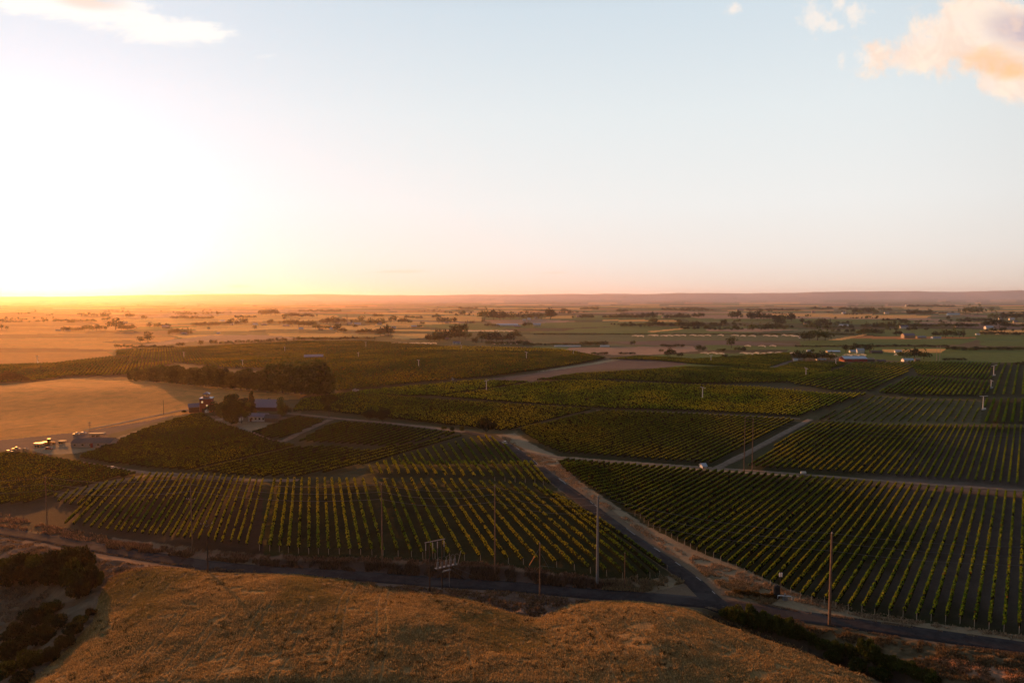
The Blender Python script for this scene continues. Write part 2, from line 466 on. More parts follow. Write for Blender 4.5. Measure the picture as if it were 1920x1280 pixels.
def mat_asphalt():
    m, t, o = mat_new('asphalt'); p = t.n('ShaderNodeBsdfPrincipled'); p.inputs['Roughness'].default_value = 1.; p.inputs['Specular IOR Level'].default_value = .08
    pos = t.n('ShaderNodeNewGeometry').outputs['Position']
    n = t.noise(pos, .5, 6, .65, .4); f = t.noise(pos, 7., 4, .7)
    c = t.mix(t.rng(n, .3, .7), (.030, .028, .032, 1), (.055, .050, .053, 1))
    c = t.mix(1., c, t.rng(f, .3, .7, .8, 1.2), 'MULTIPLY')
    vo = t.n('ShaderNodeTexVoronoi', feature='DISTANCE_TO_EDGE'); t.put(vo.inputs['Vector'], t.vm('ADD', pos, t.vm('MULTIPLY', t.noise(pos, .8, 4, .6, 0., 1), (3., 3., 0.)))); vo.inputs['Scale'].default_value = .22
    c = t.mix(t.rng(vo.outputs['Distance'], .0, .02, .7, 0.), c, (.012, .011, .012, 1))
    pt = t.noise(pos, .06, 2, .4); c = t.mix(t.rng(pt, .54, .57, 0., .45), c, (.085, .078, .078, 1))
    t.put(p.inputs['Base Color'], c)
    b = t.n('ShaderNodeBump'); b.inputs['Strength'].default_value = .2; t.put(b.inputs['Height'], f); t.put(p.inputs['Normal'], b.outputs[0])
    t.put(o.inputs[0], p.outputs[0]); return m


M['ground'] = mat_ground(); M['asphalt'] = mat_asphalt()
M['track'] = mat_plain('dirt_track', (.20, .145, .10), 1., var=.35, scale=.4, bump=.3)
#@@TERRAIN
# ---------------------------------------------------------------- ground, painted by what grows where
GOLD = (.33, .21, .085); STUB = (.68, .30, .085); GRN = (.038, .042, .014); SOIL = (.10, .068, .048); TAN = (.33, .25, .155)  # STUB: dry stubble with the low sun's glow put into its colour
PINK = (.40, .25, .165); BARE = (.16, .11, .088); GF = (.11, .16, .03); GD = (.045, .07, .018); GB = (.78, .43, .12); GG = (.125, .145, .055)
OLV = (.065, .058, .02); ORG = (.50, .21, .06); DK = (.045, .04, .028)  # OLV: vineyard floor, darkened to carry hedge-end shade along the lanes
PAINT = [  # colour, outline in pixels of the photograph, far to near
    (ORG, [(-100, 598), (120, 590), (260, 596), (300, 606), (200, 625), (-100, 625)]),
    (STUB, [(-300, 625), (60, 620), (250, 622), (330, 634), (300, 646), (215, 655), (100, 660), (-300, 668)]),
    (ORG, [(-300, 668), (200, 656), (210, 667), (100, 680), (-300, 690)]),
    ((.20, .085, .03), [(-300, 604), (60, 601), (170, 603), (190, 608), (100, 612), (-300, 613)]),
    ((.20, .09, .035), [(-300, 629), (80, 626), (210, 624), (300, 628), (330, 632), (250, 634), (120, 633), (-300, 636)]),
    ((.16, .08, .04), [(190, 641), (240, 637), (262, 642), (330, 640), (270, 647), (235, 645)]),
    ((.24, .085, .03), [(-300, 653), (60, 652), (200, 655), (215, 659), (60, 660), (-300, 663)]),
    ((.22, .10, .04), [(-300, 588), (40, 586), (180, 588), (330, 590), (200, 594), (-300, 595)]),
    ((.20, .11, .06), [(330, 596), (480, 594), (640, 598), (560, 602), (400, 600)]),
    ((.16, .09, .05), [(220, 624), (300, 620), (420, 621), (440, 626), (330, 629), (260, 628)]),
    ((.15, .10, .06), [(540, 634), (700, 634), (860, 641), (1000, 645), (900, 650), (700, 644), (560, 642)]),
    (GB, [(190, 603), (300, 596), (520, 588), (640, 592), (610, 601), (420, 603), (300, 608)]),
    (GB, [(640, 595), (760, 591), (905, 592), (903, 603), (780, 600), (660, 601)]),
    (GB, [(360, 614), (420, 612), (520, 616), (450, 621), (370, 620)]),
    (GG, [(370, 621), (440, 622), (560, 620), (560, 627), (430, 628), (350, 626)]),
    (GB, [(320, 628), (420, 627), (400, 633), (340, 633)]),
    (PINK, [(400, 628), (520, 628), (560, 634), (450, 641), (360, 640), (300, 648), (240, 650), (330, 636)]),
    (GB, [(500, 625), (640, 624), (720, 628), (700, 632), (560, 632), (505, 629)]),
    (GB, [(640, 612), (770, 613), (700, 617), (645, 617)]),
    (GD, [(560, 640), (640, 632), (700, 632), (840, 636), (1000, 642), (1000, 650), (800, 648), (600, 648)]),
    (GF, [(770, 610), (900, 605), (1020, 612), (1000, 618), (860, 618)]),
    (GB, [(735, 625), (800, 626), (820, 631), (760, 636), (738, 634)]),
    (PINK, [(905, 600), (1010, 598), (1080, 602), (1040, 606), (940, 609)]),
    (GB, [(1040, 592), (1075, 592), (1073, 597), (1015, 597)]),
    (GB, [(1130, 599), (1280, 600), (1275, 603), (1130, 602)]),
    (GF, [(1000, 606), (1130, 603), (1290, 604), (1200, 612), (1070, 613), (960, 614)]),
    (OLV, [(940, 616), (1080, 614), (1150, 612), (1080, 620), (960, 622)]),
    (GF, [(1080, 616), (1220, 612), (1400, 612), (1500, 616), (1400, 624), (1180, 624), (1050, 622)]),
    (GB, [(1215, 621), (1280, 615), (1282, 617), (1222, 623)]),
    (PINK, [(1320, 617), (1420, 616), (1500, 618), (1420, 622), (1330, 621)]),
    (GG, [(980, 627), (1300, 626), (1600, 628), (1550, 640), (1300, 638), (1000, 642)]),
    (BARE, [(1150, 641), (1280, 638), (1400, 640), (1500, 645), (1400, 648), (1200, 648)]),
    (GF, [(1500, 640), (1600, 634), (1700, 636), (1840, 634), (1800, 646), (1600, 647), (1500, 650)]),
    (GB, [(1440, 587), (1540, 588), (1747, 591), (1735, 597), (1600, 596), (1450, 592)]),
    (GB, [(1838, 619), (1960, 618), (1960, 627), (1836, 626)]),
    (GB, [(1555, 637), (1620, 626), (1626, 627), (1575, 638)]),
    (GF, [(1600, 600), (1720, 600), (1700, 608), (1600, 608)]),
    (GF, [(1620, 617), (1750, 616), (1740, 627), (1650, 627), (1600, 622)]),
    (GF, [(1830, 632), (1960, 628), (1960, 650), (1840, 648)]),
    (GF, [(1320, 646), (1500, 650), (1700, 650), (1960, 655), (1960, 682), (1700, 678), (1480, 660), (1330, 656)]),
    (OLV, [(1360, 656), (1480, 655), (1470, 662), (1360, 660)]),
    (GB, [(1655, 655), (1775, 654), (1765, 661), (1660, 660)]),
    (GG, [(1000, 640), (1040, 644), (1300, 648), (1250, 652), (1000, 650)]),
    (PINK, [(1010, 655), (1070, 652), (1180, 650), (1300, 649), (1310, 658), (1240, 664), (1170, 666), (1060, 662)]),
    (GF, [(1000, 650), (1070, 650), (1060, 655), (980, 655)]),
    ((.075, .058, .022), [(620, 740), (600, 705), (420, 690), (210, 668), (215, 655), (400, 648), (560, 637), (860, 648), (1140, 672), (1000, 700), (800, 722)]),
    ((.13, .06, .025), [(-300, 690), (100, 680), (210, 668), (330, 680), (250, 712), (130, 708), (70, 716), (-300, 722)]),
    (OLV, [(600, 740), (800, 722), (1000, 712), (1080, 700), (1200, 690), (1290, 682), (1450, 690), (1700, 678), (1960, 680), (2340, 800), (1500, 790), (1100, 770), (900, 806), (560, 778)]),
    (GF, [(1140, 673), (1250, 664), (1480, 660), (1490, 690), (1290, 690)]),
    (BARE, [(900, 713), (1000, 700), (1060, 688), (1110, 681), (1160, 672), (1220, 668), (1262, 674), (1290, 683), (1230, 690), (1130, 692), (1060, 700), (1000, 714)]),
    ((.30, .27, .17), [(1005, 697), (1060, 687), (1110, 680), (1160, 671), (1200, 669), (1160, 675), (1110, 684), (1060, 691)]),
    ((.055, .05, .02), [(100, 860), (260, 808), (380, 775), (440, 770), (560, 776), (620, 782), (890, 812), (930, 822), (840, 850), (700, 900), (500, 905), (350, 890), (180, 875)]),
    (GRN, [(965, 805), (1125, 768), (1500, 785), (1640, 795), (2340, 810), (2340, 1260), (1900, 1200), (1480, 1130), (1200, 990), (1040, 868)]),
    ((.045, .05, .02), [(480, 903), (700, 866), (870, 818), (900, 815), (840, 850), (700, 880), (690, 896), (560, 906)]),
    ((.15, .115, .09), [(1560, 900), (1700, 800), (2340, 805), (2340, 1260), (1905, 1200), (1600, 1155), (1450, 1110), (1640, 1000)]),
    ((.13, .115, .05), [(1540, 788), (1640, 742), (1840, 750), (1838, 795), (1640, 795)]),
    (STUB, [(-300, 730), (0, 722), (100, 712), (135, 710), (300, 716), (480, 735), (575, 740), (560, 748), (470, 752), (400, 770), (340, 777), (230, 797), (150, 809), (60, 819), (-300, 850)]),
    ((.15, .105, .095), [(-300, 850), (60, 819), (150, 809), (260, 792), (330, 777), (290, 792), (200, 815), (205, 830), (150, 842), (80, 842), (-300, 860)]),
    (TAN, [(60, 842), (120, 830), (200, 826), (290, 796), (330, 785), (250, 815), (200, 838), (140, 850), (80, 852)]),
    ((.09, .05, .02), [(-300, 860), (60, 845), (140, 862), (280, 888), (180, 905), (80, 935), (-300, 960)]),
    (TAN, [(375, 790), (400, 785), (500, 790), (525, 792), (480, 808), (465, 812), (440, 800), (390, 795)]),
    ((.20, .14, .10), [(380, 780), (430, 778), (540, 782), (525, 792), (400, 790)]),
    ((.06, .036, .022), [(100, 940), (275, 892), (490, 903), (500, 1042), (380, 1030), (200, 1005), (100, 990)]),
    (GRN, [(490, 903), (690, 895), (1030, 905), (1260, 1075), (1210, 1092), (900, 1060), (700, 1048), (495, 1040)]),
    (GRN, [(680, 893), (690, 872), (900, 815), (935, 822), (1040, 912)]),
    ((.065, .045, .027), [(-300, 945), (0, 930), (60, 930), (110, 930), (150, 990), (210, 1005), (200, 1020), (90, 1002), (0, 988), (-300, 958)]),
    ((.30, .18, .12), [(200, 1014), (380, 1036), (500, 1044), (720, 1048), (900, 1056), (1100, 1080), (1110, 1085), (900, 1061), (700, 1053), (480, 1050), (380, 1045), (200, 1026)]),
    ((.13, .085, .065), [(480, 1051), (700, 1055), (900, 1063), (1110, 1086), (1160, 1098), (1110, 1107), (960, 1092), (800, 1082), (650, 1072), (480, 1062)]),
    (TAN, [(1130, 1090), (1200, 1092), (1262, 1078), (1285, 1090), (1270, 1100), (1210, 1112), (1130, 1106)]),
    (TAN, [(930, 815), (966, 812), (1008, 838), (1048, 855), (1200, 866), (1338, 876), (1500, 890), (1500, 894), (1330, 883), (1130, 868), (1042, 861), (1064, 888), (1130, 930), (1200, 978), (1300, 1030), (1400, 1068), (1480, 1105), (1600, 1148), (1760, 1170), (1925, 1192), (2340, 1240), (2340, 1262), (1920, 1206), (1784, 1184),
           (1623, 1163), (1494, 1145), (1400, 1118), (1340, 1092), (1280, 1048), (1200, 995), (1110, 930), (1040, 880), (975, 838)]),
    ((.20, .145, .08), [(1330, 1080), (1420, 1100), (1470, 1120), (1440, 1135), (1370, 1118)]),
    ((.24, .15, .10), [(-300, 985), (0, 1003), (90, 1018), (200, 1040), (300, 1054), (360, 1062), (300, 1064), (230, 1076), (190, 1110), (100, 1060), (-300, 1050)]),
    ((.21, .14, .105), [(640, 1084), (805, 1100), (960, 1107), (1110, 1124), (1050, 1136), (1012, 1160), (930, 1140), (870, 1122), (740, 1108)]),
    ((.14, .105, .055), [(1300, 1140), (1481, 1161), (1574, 1177), (1752, 1206), (1920, 1226), (2340, 1270), (2340, 1500), (1700, 1400), (1500, 1230)]),
    ((.36, .21, .13), [(1720, 1232), (1790, 1236), (1990, 1275), (1990, 1310), (1800, 1262)]),
]
FORE = WP(MOUND_PX[1:-1] + [(1700, 1300), (60, 1300)], 2)


def build_ground():
    nr, nc = YG.shape; Xg, Yg, Zg = XG, YG, ZG
    x = Xg.ravel(); y = Yg.ravel()
    xs = x + (fbm(x / 3., y / 3., 61, 2) - .5) * 1.4 + (fbm(x / 60., y / 60., 62, 2) - .5) * 8 * sstep(500, 1500, y)
    ys = y + (fbm(x / 3., y / 3., 63, 2) - .5) * 1.4
    # far valley: patchwork of small farms
    pal = np.array([GB, GF, GG, PINK, GD, OLV, GB, ORG, GF, BARE, GD, GG, PINK, GF])
    ca, sa = math.cos(.16), math.sin(.16)
    u = x * ca - y * sa; v = x * sa + y * ca
    def cell(cx, cy, s):
        j = np.floor(v / cy); i = np.floor(u / cx + vnoise(j * 3.7, j * 0 + s, s) * 3)
        return (vnoise(i * 1.0 + .5, j * 1.0 + .5, s + 1) * 997).astype(int) % len(pal)
    c = pal[cell(420., 190., 5)]
    big = pal[cell(900., 520., 8)]
    sel = (vnoise(np.floor(u / 1700.) * 1.1, np.floor(v / 800.) * 1.3, 12) > .5)
    c = np.where(sel[:, None], big, c)
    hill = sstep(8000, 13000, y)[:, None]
    hc = np.array((.70, .54, .52)) * (.8 + .5 * fbm(x / 900., y / 1500., 71, 4)[:, None])  # pale pink: distance haze put into the hills' own colour
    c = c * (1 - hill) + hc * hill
    near = y < 1300
    c[near] = np.array((.13, .10, .045)); c[y < 300] = np.array((.20, .145, .095))
    a = np.ones(len(x))
    m0 = y < 4500
    idx0 = np.nonzero(m0)[0]
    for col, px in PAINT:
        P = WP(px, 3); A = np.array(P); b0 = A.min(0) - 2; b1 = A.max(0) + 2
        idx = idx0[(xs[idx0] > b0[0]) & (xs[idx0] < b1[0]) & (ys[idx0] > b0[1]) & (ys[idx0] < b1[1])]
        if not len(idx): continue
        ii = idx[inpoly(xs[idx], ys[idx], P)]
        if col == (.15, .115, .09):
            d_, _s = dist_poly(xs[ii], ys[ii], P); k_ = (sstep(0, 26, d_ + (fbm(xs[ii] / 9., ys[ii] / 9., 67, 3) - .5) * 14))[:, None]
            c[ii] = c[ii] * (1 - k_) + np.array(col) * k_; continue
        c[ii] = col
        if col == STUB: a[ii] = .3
    mi = y < 175
    ii = np.nonzero(mi)[0]; ins = inpoly(x[ii], y[ii], MOUND_W); jj = ii[ins]
    c[jj] = GOLD; a[jj] = 0
    gi = ii[inpoly(xs[ii], ys[ii], GULLY_W)]
    c[gi] = (.15, .115, .075)
    gi = ii[inpoly(xs[ii], ys[ii], WP([(-200, 1075), (60, 1082), (95, 1110), (70, 1140), (20, 1200), (-200, 1300)], 2))]
    c[gi] = (.22, .16, .10)
    dd, _ = dist_poly(xs[ii], ys[ii], DRAW_W); c[ii[dd < 4.5]] = (.10, .075, .05)
    # green weeds streak on the knoll at the left
    for px in ([(140, 1232), (190, 1190), (215, 1172), (262, 1185), (285, 1180), (270, 1200), (215, 1232), (150, 1240)], [(215, 1110), (262, 1072), (300, 1068), (310, 1078), (262, 1092), (235, 1105)]):
        gi = ii[inpoly(xs[ii], ys[ii], WP(px, 2))]; c[gi] = (.11, .105, .035)
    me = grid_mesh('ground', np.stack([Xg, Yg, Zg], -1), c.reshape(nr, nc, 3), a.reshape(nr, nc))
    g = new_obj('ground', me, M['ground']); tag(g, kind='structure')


build_ground()


def ribbon(name, px, width, mat, lift=.05, kind='structure', n=10, jitter=0., world=None):
    P = world if world is not None else [(p[0], p[1]) for p in U2(polyline(px, n))]
    P = np.array(P)
    if world is None:   # smooth
        for _ in range(3): P[1:-1] = (P[:-2] + 2 * P[1:-1] + P[2:]) / 4
    T = np.gradient(P, axis=0); T /= np.linalg.norm(T, axis=1)[:, None] + 1e-9; Nn = np.stack([-T[:, 1], T[:, 0]], 1)
    rows = []
    offs = [-.5, -.5, -.25, 0, .25, .5, .5]
    wj = width * (1 + jitter * (fbm(np.arange(len(P)) / 3., np.zeros(len(P)), 5, 2) - .5))
    for k, o in enumerate(offs):
        Q = P + Nn * (o * wj)[:, None] if np.ndim(wj) else P + Nn * o * wj
        z = H(Q[:, 0], Q[:, 1]) + lift
        if k in (0, len(offs) - 1): z = z - lift - .25; Q = Q + Nn * (.15 if o > 0 else -.15)
        rows.append(np.stack([Q[:, 0], Q[:, 1], z], 1))
    me = grid_mesh(name, np.stack(rows, 1)[:, ::-1]); o = new_obj(name, me, mat)
    if kind: tag(o, kind=kind)
    return o, P


road, ROADP = ribbon('road', ROAD_PX, 6.2, M['asphalt'], .07, n=14)
SIDE_PX = [(1345, 1133), (1325, 1115), (1300, 1090), (1262, 1062), (1225, 1035), (1180, 1003), (1110, 952), (1050, 907), (1000, 870), (965, 843), (942, 828), (915, 819), (880, 811), (850, 806)]
side, SIDEP = ribbon('side_road', SIDE_PX, 5.4, M['asphalt'], .09, n=12)
LANE_PX = [(870, 810), (800, 801), (720, 792), (660, 787), (610, 782), (565, 777), (535, 775)]
lane, LANEP = ribbon('farm_lane', LANE_PX, 4.2, M['track'], .10, jitter=.3)
def track(px, wd_, nm='dirt_track'):
    return ribbon(nm, px, wd_, M['track'], .08, jitter=.5)
track([(975, 845), (1040, 857), (1120, 864), (1200, 869), (1340, 878), (1500, 889), (1700, 905), (1920, 920), (2050, 930)], 3.4)
track([(1345, 877), (1400, 850), (1470, 812), (1520, 786)], 4.)
track([(1118, 769), (1300, 774), (1500, 785)], 3.2)
track([(620, 786), (560, 812), (532, 827), (505, 826), (480, 815), (462, 808), (440, 798)], 4.)
track([(110, 862), (180, 872), (270, 886), (350, 890), (490, 901), (560, 900)], 3.6)
track([(1440, 692), (1480, 678), (1500, 672)], 6.)
track([(160, 806), (230, 792), (300, 777), (345, 768), (380, 772)], 4.)
track([(640, 737), (668, 733), (700, 733), (690, 737)], 5.)
# lane markings on the side road: worn white dashes along its left edge line and gravelly edge
def dashes():
    mb = MB()
    P = SIDEP
    d = 0; on = True
    T = np.gradient(P, axis=0); T /= np.linalg.norm(T, axis=1)[:, None]
    for i in range(6, len(P) - 14):
        if (i // 3) % 4 not in (0,): continue
        for s in (1,):
            a = P[i] + np.array((-T[i][1], T[i][0])) * s * -2.35; b = P[i + 1] + np.array((-T[i + 1][1], T[i + 1][0])) * s * -2.35
            nrm = np.array((-T[i][1], T[i][0])) * .09
            z = float(H(a[0], a[1])[0]) + .105; z2 = float(H(b[0], b[1])[0]) + .105
            mb.add([(a[0] - nrm[0], a[1] - nrm[1], z), (a[0] + nrm[0], a[1] + nrm[1], z), (b[0] + nrm[0], b[1] + nrm[1], z2), (b[0] - nrm[0], b[1] - nrm[1], z2)], [(0, 1, 2, 3)])
    o = mb.build('road_marking', M['porcelain']); tag(o, kind='structure')
dashes()

# ---------------------------------------------------------------- vine rows
LEAFG = np.array((.060, .115, .013)); LEAFO = np.array((.165, .205, .019)); LEAFY = np.array((.33, .27, .023)); LEAFR = np.array((.30, .10, .018))


def row_faces(P, width, height, dens, leaf, yel, rng, vine=1.8, red=.012, base=.45, gap=.45, tintk=(1, 1, 1)):
    """leaf faces along a polyline P (n,2)"""
    seg = np.hypot(*np.diff(P, axis=0).T); cum = np.concatenate([[0], np.cumsum(seg)]); L = cum[-1]
    N = max(4, int(L * dens)); s = rng.random(N) * L
    # each vine is a tuft: leaves gather round the stems, some vines are weak
    vi = np.floor(s / vine); ph = (s / vine - vi - .5)
    vig = ((np.sin(vi * 12.9898 + L * 3.1) * 43758.5453) % 1.0)
    s = s - ph * vine * .5 * (1 - gap)
    keep = (rng.random(N) < np.clip(gap + vig * 2 * (1 - gap), 0, 1)) & (vig > .05); s = s[keep]; vig = vig[keep]; N = len(s)
    if N == 0: return np.zeros((0, 4, 3)), np.zeros((0, 3))
    i = np.clip(np.searchsorted(cum, s) - 1, 0, len(seg) - 1); f = ((s - cum[i]) / seg[i])[:, None]
    c = P[i] * (1 - f) + P[i + 1] * f; T = (P[i + 1] - P[i]) / seg[i][:, None]; Nn = np.stack([-T[:, 1], T[:, 0]], 1)
    th = (.12 + .76 * rng.random(N)) * np.pi; rr = .55 + .45 * rng.random(N) ** .5
    ww = width * (1 + .9 * (1 - gap) * (vig - .5))
    lat = np.cos(th) * rr * ww / 2; hh = (base + (.12 + .88 * np.sin(th) * rr) * (1 - base)) * height * (1 + .4 * (1 - gap) * (vig - .5))
    c = c + Nn * lat[:, None]
    z = H(c[:, 0], c[:, 1]) + hh
    C0 = np.stack([c[:, 0], c[:, 1], z], 1)
    a = rng.normal(size=(N, 3)); a /= np.linalg.norm(a, axis=1)[:, None]; b = np.cross(a, rng.normal(size=(N, 3))); b /= np.linalg.norm(b, axis=1)[:, None] + 1e-9
    sz = leaf * (.6 + .8 * rng.random(N))[:, None]
    V = np.stack([C0 - a * sz - b * sz * .55, C0 + a * sz * .2 - b * sz, C0 + a * sz + b * sz * .5, C0 - a * sz * .3 + b * sz], 1)
    pn = fbm(c[:, 0] / 34., c[:, 1] / 46., 81, 3) + .25 * (fbm(c[:, 0] / 5., c[:, 1] / 5., 83, 2) - .5)
    y = np.clip((pn - .5) * (3.4 if gap < .7 else 1.7) + yel + .5 * (1 - gap) * (vig - .5) + .3 * (rng.random(N) - .5), 0, 1)[:, None]
    col = np.where(y < .5, LEAFG + (LEAFO - LEAFG) * y * 2, LEAFO + (LEAFY - LEAFO) * (y - .5) * 2)
    col = col * np.array(tintk)
    r = (rng.random(N) < red)[:, None]; col = np.where(r, LEAFR, col)
    col = col * (.75 + .5 * rng.random(N))[:, None]
    return V, col


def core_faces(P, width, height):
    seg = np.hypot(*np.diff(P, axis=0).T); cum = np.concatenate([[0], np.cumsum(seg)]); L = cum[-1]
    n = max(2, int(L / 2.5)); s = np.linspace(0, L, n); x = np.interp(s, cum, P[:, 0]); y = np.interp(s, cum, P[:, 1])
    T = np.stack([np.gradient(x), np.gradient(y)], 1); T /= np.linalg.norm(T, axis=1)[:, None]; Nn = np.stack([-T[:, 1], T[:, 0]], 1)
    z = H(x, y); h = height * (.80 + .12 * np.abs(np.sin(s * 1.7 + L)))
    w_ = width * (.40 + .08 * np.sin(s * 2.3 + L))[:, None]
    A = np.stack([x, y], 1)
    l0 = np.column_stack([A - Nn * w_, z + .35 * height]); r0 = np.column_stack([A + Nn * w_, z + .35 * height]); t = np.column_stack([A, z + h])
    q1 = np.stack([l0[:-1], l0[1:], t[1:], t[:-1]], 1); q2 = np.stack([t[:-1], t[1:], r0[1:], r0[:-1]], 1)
    V = np.concatenate([q1, q2]); return V, np.tile(np.array((.018, .020, .008)), (len(V), 1))  # inner wood and leaf, near black: shade of the row sides in its colour


ROWS = []    # dict(P, width, height, dens, leaf, yel, base, field, importance)


def add_row(p, q, **k):
    P0 = np.array(p[:2], float); P1 = np.array(q[:2], float); L = np.hypot(*(P1 - P0))
    if L < 3: return
    n = max(2, int(L / 12) + 1); t = np.linspace(0, 1, n)[:, None]; P = P0 * (1 - t) + P1 * t
    d = np.median(P[:, 1]); k['P'] = P; k['imp'] = L * 1. / d ** 2 * k['width']; k['L'] = L; ROWS.append(k)


def px_rows(bot, top, **k):
    B = U2(bot); T = U2(top)
    for i, (b, t) in enumerate(zip(B, T)):
        kk = dict(k); kk['ord'] = i
        if bot[i][0] < 470: kk.update(width=.55, yel=1.25, height=1.7)
        add_row(b, t, **kk)


def vp_rows(px, vp, spacing, **k):
    P = np.array(WP(px, 3)); d = np.array(((vp - 960) / 1280., 1.)); d /= np.hypot(*d); nrm = np.array((d[1], -d[0]))
    u = P @ nrm; v = P @ d; n = len(P); o = 0
    for s in np.arange(u.min() + spacing * .5, u.max(), spacing):
        hits = []
        for i in range(n):
            a, b = i, (i + 1) % n
            if (u[a] > s) != (u[b] > s): hits.append(v[a] + (v[b] - v[a]) * (s - u[a]) / (u[b] - u[a]))
        hits.sort()
        for a, b in zip(hits[::2], hits[1::2]):
            j = random.random() * 1.5
            if b - a > 8:
                kk = dict(k); kk['ord'] = o; add_row(nrm * s + d * (a + j), nrm * s + d * (b - random.random() * 1.5), **kk)
        o += 1


bx = [122, 137, 155, 170, 185, 200, 215, 226, 239, 252, 266, 279, 291, 305, 319, 332, 345, 357, 372, 388, 402, 416, 432, 446, 462, 487, 506, 524, 541, 560, 579, 597, 616, 636, 656, 676, 697, 718, 746, 771, 792, 815, 842, 870, 900, 927, 952, 980, 1010, 1042, 1075, 1105, 1135, 1165, 1193, 1216, 1234, 1248]
by = np.interp(bx, [122, 200, 300, 380, 480, 560, 700, 900, 1050, 1130, 1200, 1234, 1248], [985, 998, 1008, 1018, 1028, 1034, 1038, 1050, 1062, 1075, 1084, 1079, 1068])
tx = [202, 218, 233, 252, 268, 283, 295, 305, 315, 325, 340, 350, 360, 370, 382, 392, 403, 415, 425, 437, 448, 458, 470, 482, 493, 515, 527, 540, 552, 566, 580, 595, 609, 622, 636, 650, 664, 680, 702, 720, 735, 754, 771, 789, 808, 829, 845, 862, 880, 900, 917, 935, 955, 975, 1000, 1020, 1034, 1052]
ty = np.interp(tx, [202, 218, 233, 252, 283, 400, 493, 515, 700, 860, 1000, 1027, 1052], [907, 905, 900, 897, 890, 893, 903, 903, 902, 904, 912, 923, 938])
px_rows(list(zip(bx, by)), list(zip(tx, ty)), width=.95, height=1.9, dens=13, leaf=.17, yel=.62, base=.4, field='A')
px_rows([(102, 936), (109, 944), (120, 947), (131, 949), (146, 951), (161, 953)], [(108, 930), (129, 924), (147, 920), (165, 915), (185, 911), (198, 908)], width=.55, height=1.7, dens=11, leaf=.16, yel=.8, base=.4, field='A')
bx2 = [699, 716, 731, 749, 767, 785, 802, 819, 837, 853, 871, 890, 908, 927, 946, 965, 984, 1002, 1018, 1030]
by2 = np.interp(bx2, [699, 785, 900, 1002, 1030], [893, 893, 898, 905, 911])
tx2 = [693, 707, 720, 735, 747, 757, 771, 783, 798, 812, 826, 841, 854, 868, 882, 896, 910, 922, 945, 985]
ty2 = [878, 873, 869, 863, 860, 857, 853, 850, 846, 842, 838, 836, 832, 828, 825, 822, 820, 823, 836, 868]
px_rows(list(zip(bx2, by2)), list(zip(tx2, ty2)), width=1.0, height=2., dens=12, leaf=.2, yel=.6, base=.35, field='A2')
VIN = dict(width=.8, height=1.85, base=.35)
vp_rows([(1040, 861), (1130, 869), (1330, 884), (1500, 895), (1700, 911), (1925, 928), (2300, 945), (2300, 1225), (1925, 1188), (1800, 1170), (1700, 1160), (1600, 1146), (1520, 1128), (1480, 1114), (1410, 1080), (1350, 1052), (1300, 1031), (1240, 1000), (1180, 961), (1110, 920), (1060, 886)],
        1930, 2.75, dens=13, leaf=.18, yel=.40, field='C', **VIN)
vp_rows([(1392, 877), (1520, 797), (1560, 793), (1640, 797), (1850, 799), (2300, 806), (2300, 930), (1920, 912), (1700, 896), (1500, 883)], 1930, 2.75, dens=13, leaf=.19, yel=.42, field='D', **VIN)
vp_rows([(972, 806), (1012, 835), (1050, 851), (1200, 862), (1338, 872), (1488, 790), (1490, 787), (1300, 777), (1128, 771)], 1930, 3.1, dens=12, leaf=.18, yel=.5, field='E', **VIN)
FAR = dict(width=1.5, height=2.1, base=.3)
vp_rows([(142, 860), (210, 832), (260, 810), (330, 786), (380, 776), (405, 792), (440, 803), (470, 814), (520, 830), (555, 837), (480, 855), (350, 885), (300, 882), (200, 870)], 1760, 3.8, dens=14, leaf=.16, yel=.25, field='B', **VIN)
vp_rows([(355, 887), (560, 840), (620, 838), (690, 847), (720, 840), (780, 834), (850, 820), (872, 817), (780, 848), (700, 867), (620, 887), (560, 896), (500, 898), (420, 893)], 1760, 4.2, dens=14, leaf=.16, yel=.3, field='B', **VIN)
vp_rows([(558, 830), (590, 812), (632, 791), (720, 798), (800, 807), (868, 814), (780, 831), (720, 840), (640, 834)], 1480, 4., dens=14, leaf=.16, yel=.1, field='B', **VIN)
vp_rows([(472, 813), (530, 790), (560, 782), (612, 789), (540, 823), (500, 824)], 1480, 4., dens=14, leaf=.16, yel=.1, field='B', **VIN)
vp_rows([(-100, 848), (60, 853), (140, 866), (225, 882), (262, 890), (235, 896), (195, 904), (105, 926), (85, 944), (20, 948), (-100, 950)], 1400, 3.4, dens=12, leaf=.17, yel=.45, red=.08, field='B', **VIN)
vp_rows([(1528, 788), (1632, 743), (1700, 747), (1836, 750), (1836, 792), (1640, 792)], 1930, 4.5, width=.8, height=1.3, dens=3, leaf=.3, yel=.3, base=.2, field='F')
vp_rows([(1845, 750), (2300, 752), (2300, 799), (1845, 795)], 1930, 4.2, dens=6, leaf=.35, yel=-.4, field='F', **FAR)
vp_rows([(1645, 737), (1700, 708), (1722, 708), (1856, 716), (1856, 735), (1842, 744), (1700, 742)], 1930, 3.4, dens=3, leaf=.4, yel=.1, field='F', **FAR)
vp_rows([(1702, 679), (1858, 681), (1858, 713), (1722, 705)], 1930, 3.4, dens=3, leaf=.4, yel=.1, field='F', **FAR)
vp_rows([(1868, 682), (2300, 684), (2300, 745), (1862, 742)], 1930, 6., dens=4, leaf=.4, yel=.1, field='F', **FAR)
vp_rows([(1470, 712), (1560, 698), (1600, 681), (1690, 681), (1716, 690), (1640, 734), (1560, 733), (1490, 722)], 1990, 5., dens=5, leaf=.38, yel=.5, field='G', **FAR)
G2K = dict(dens=5, leaf=.28, field='G', width=1.3, height=2.1, base=.3)
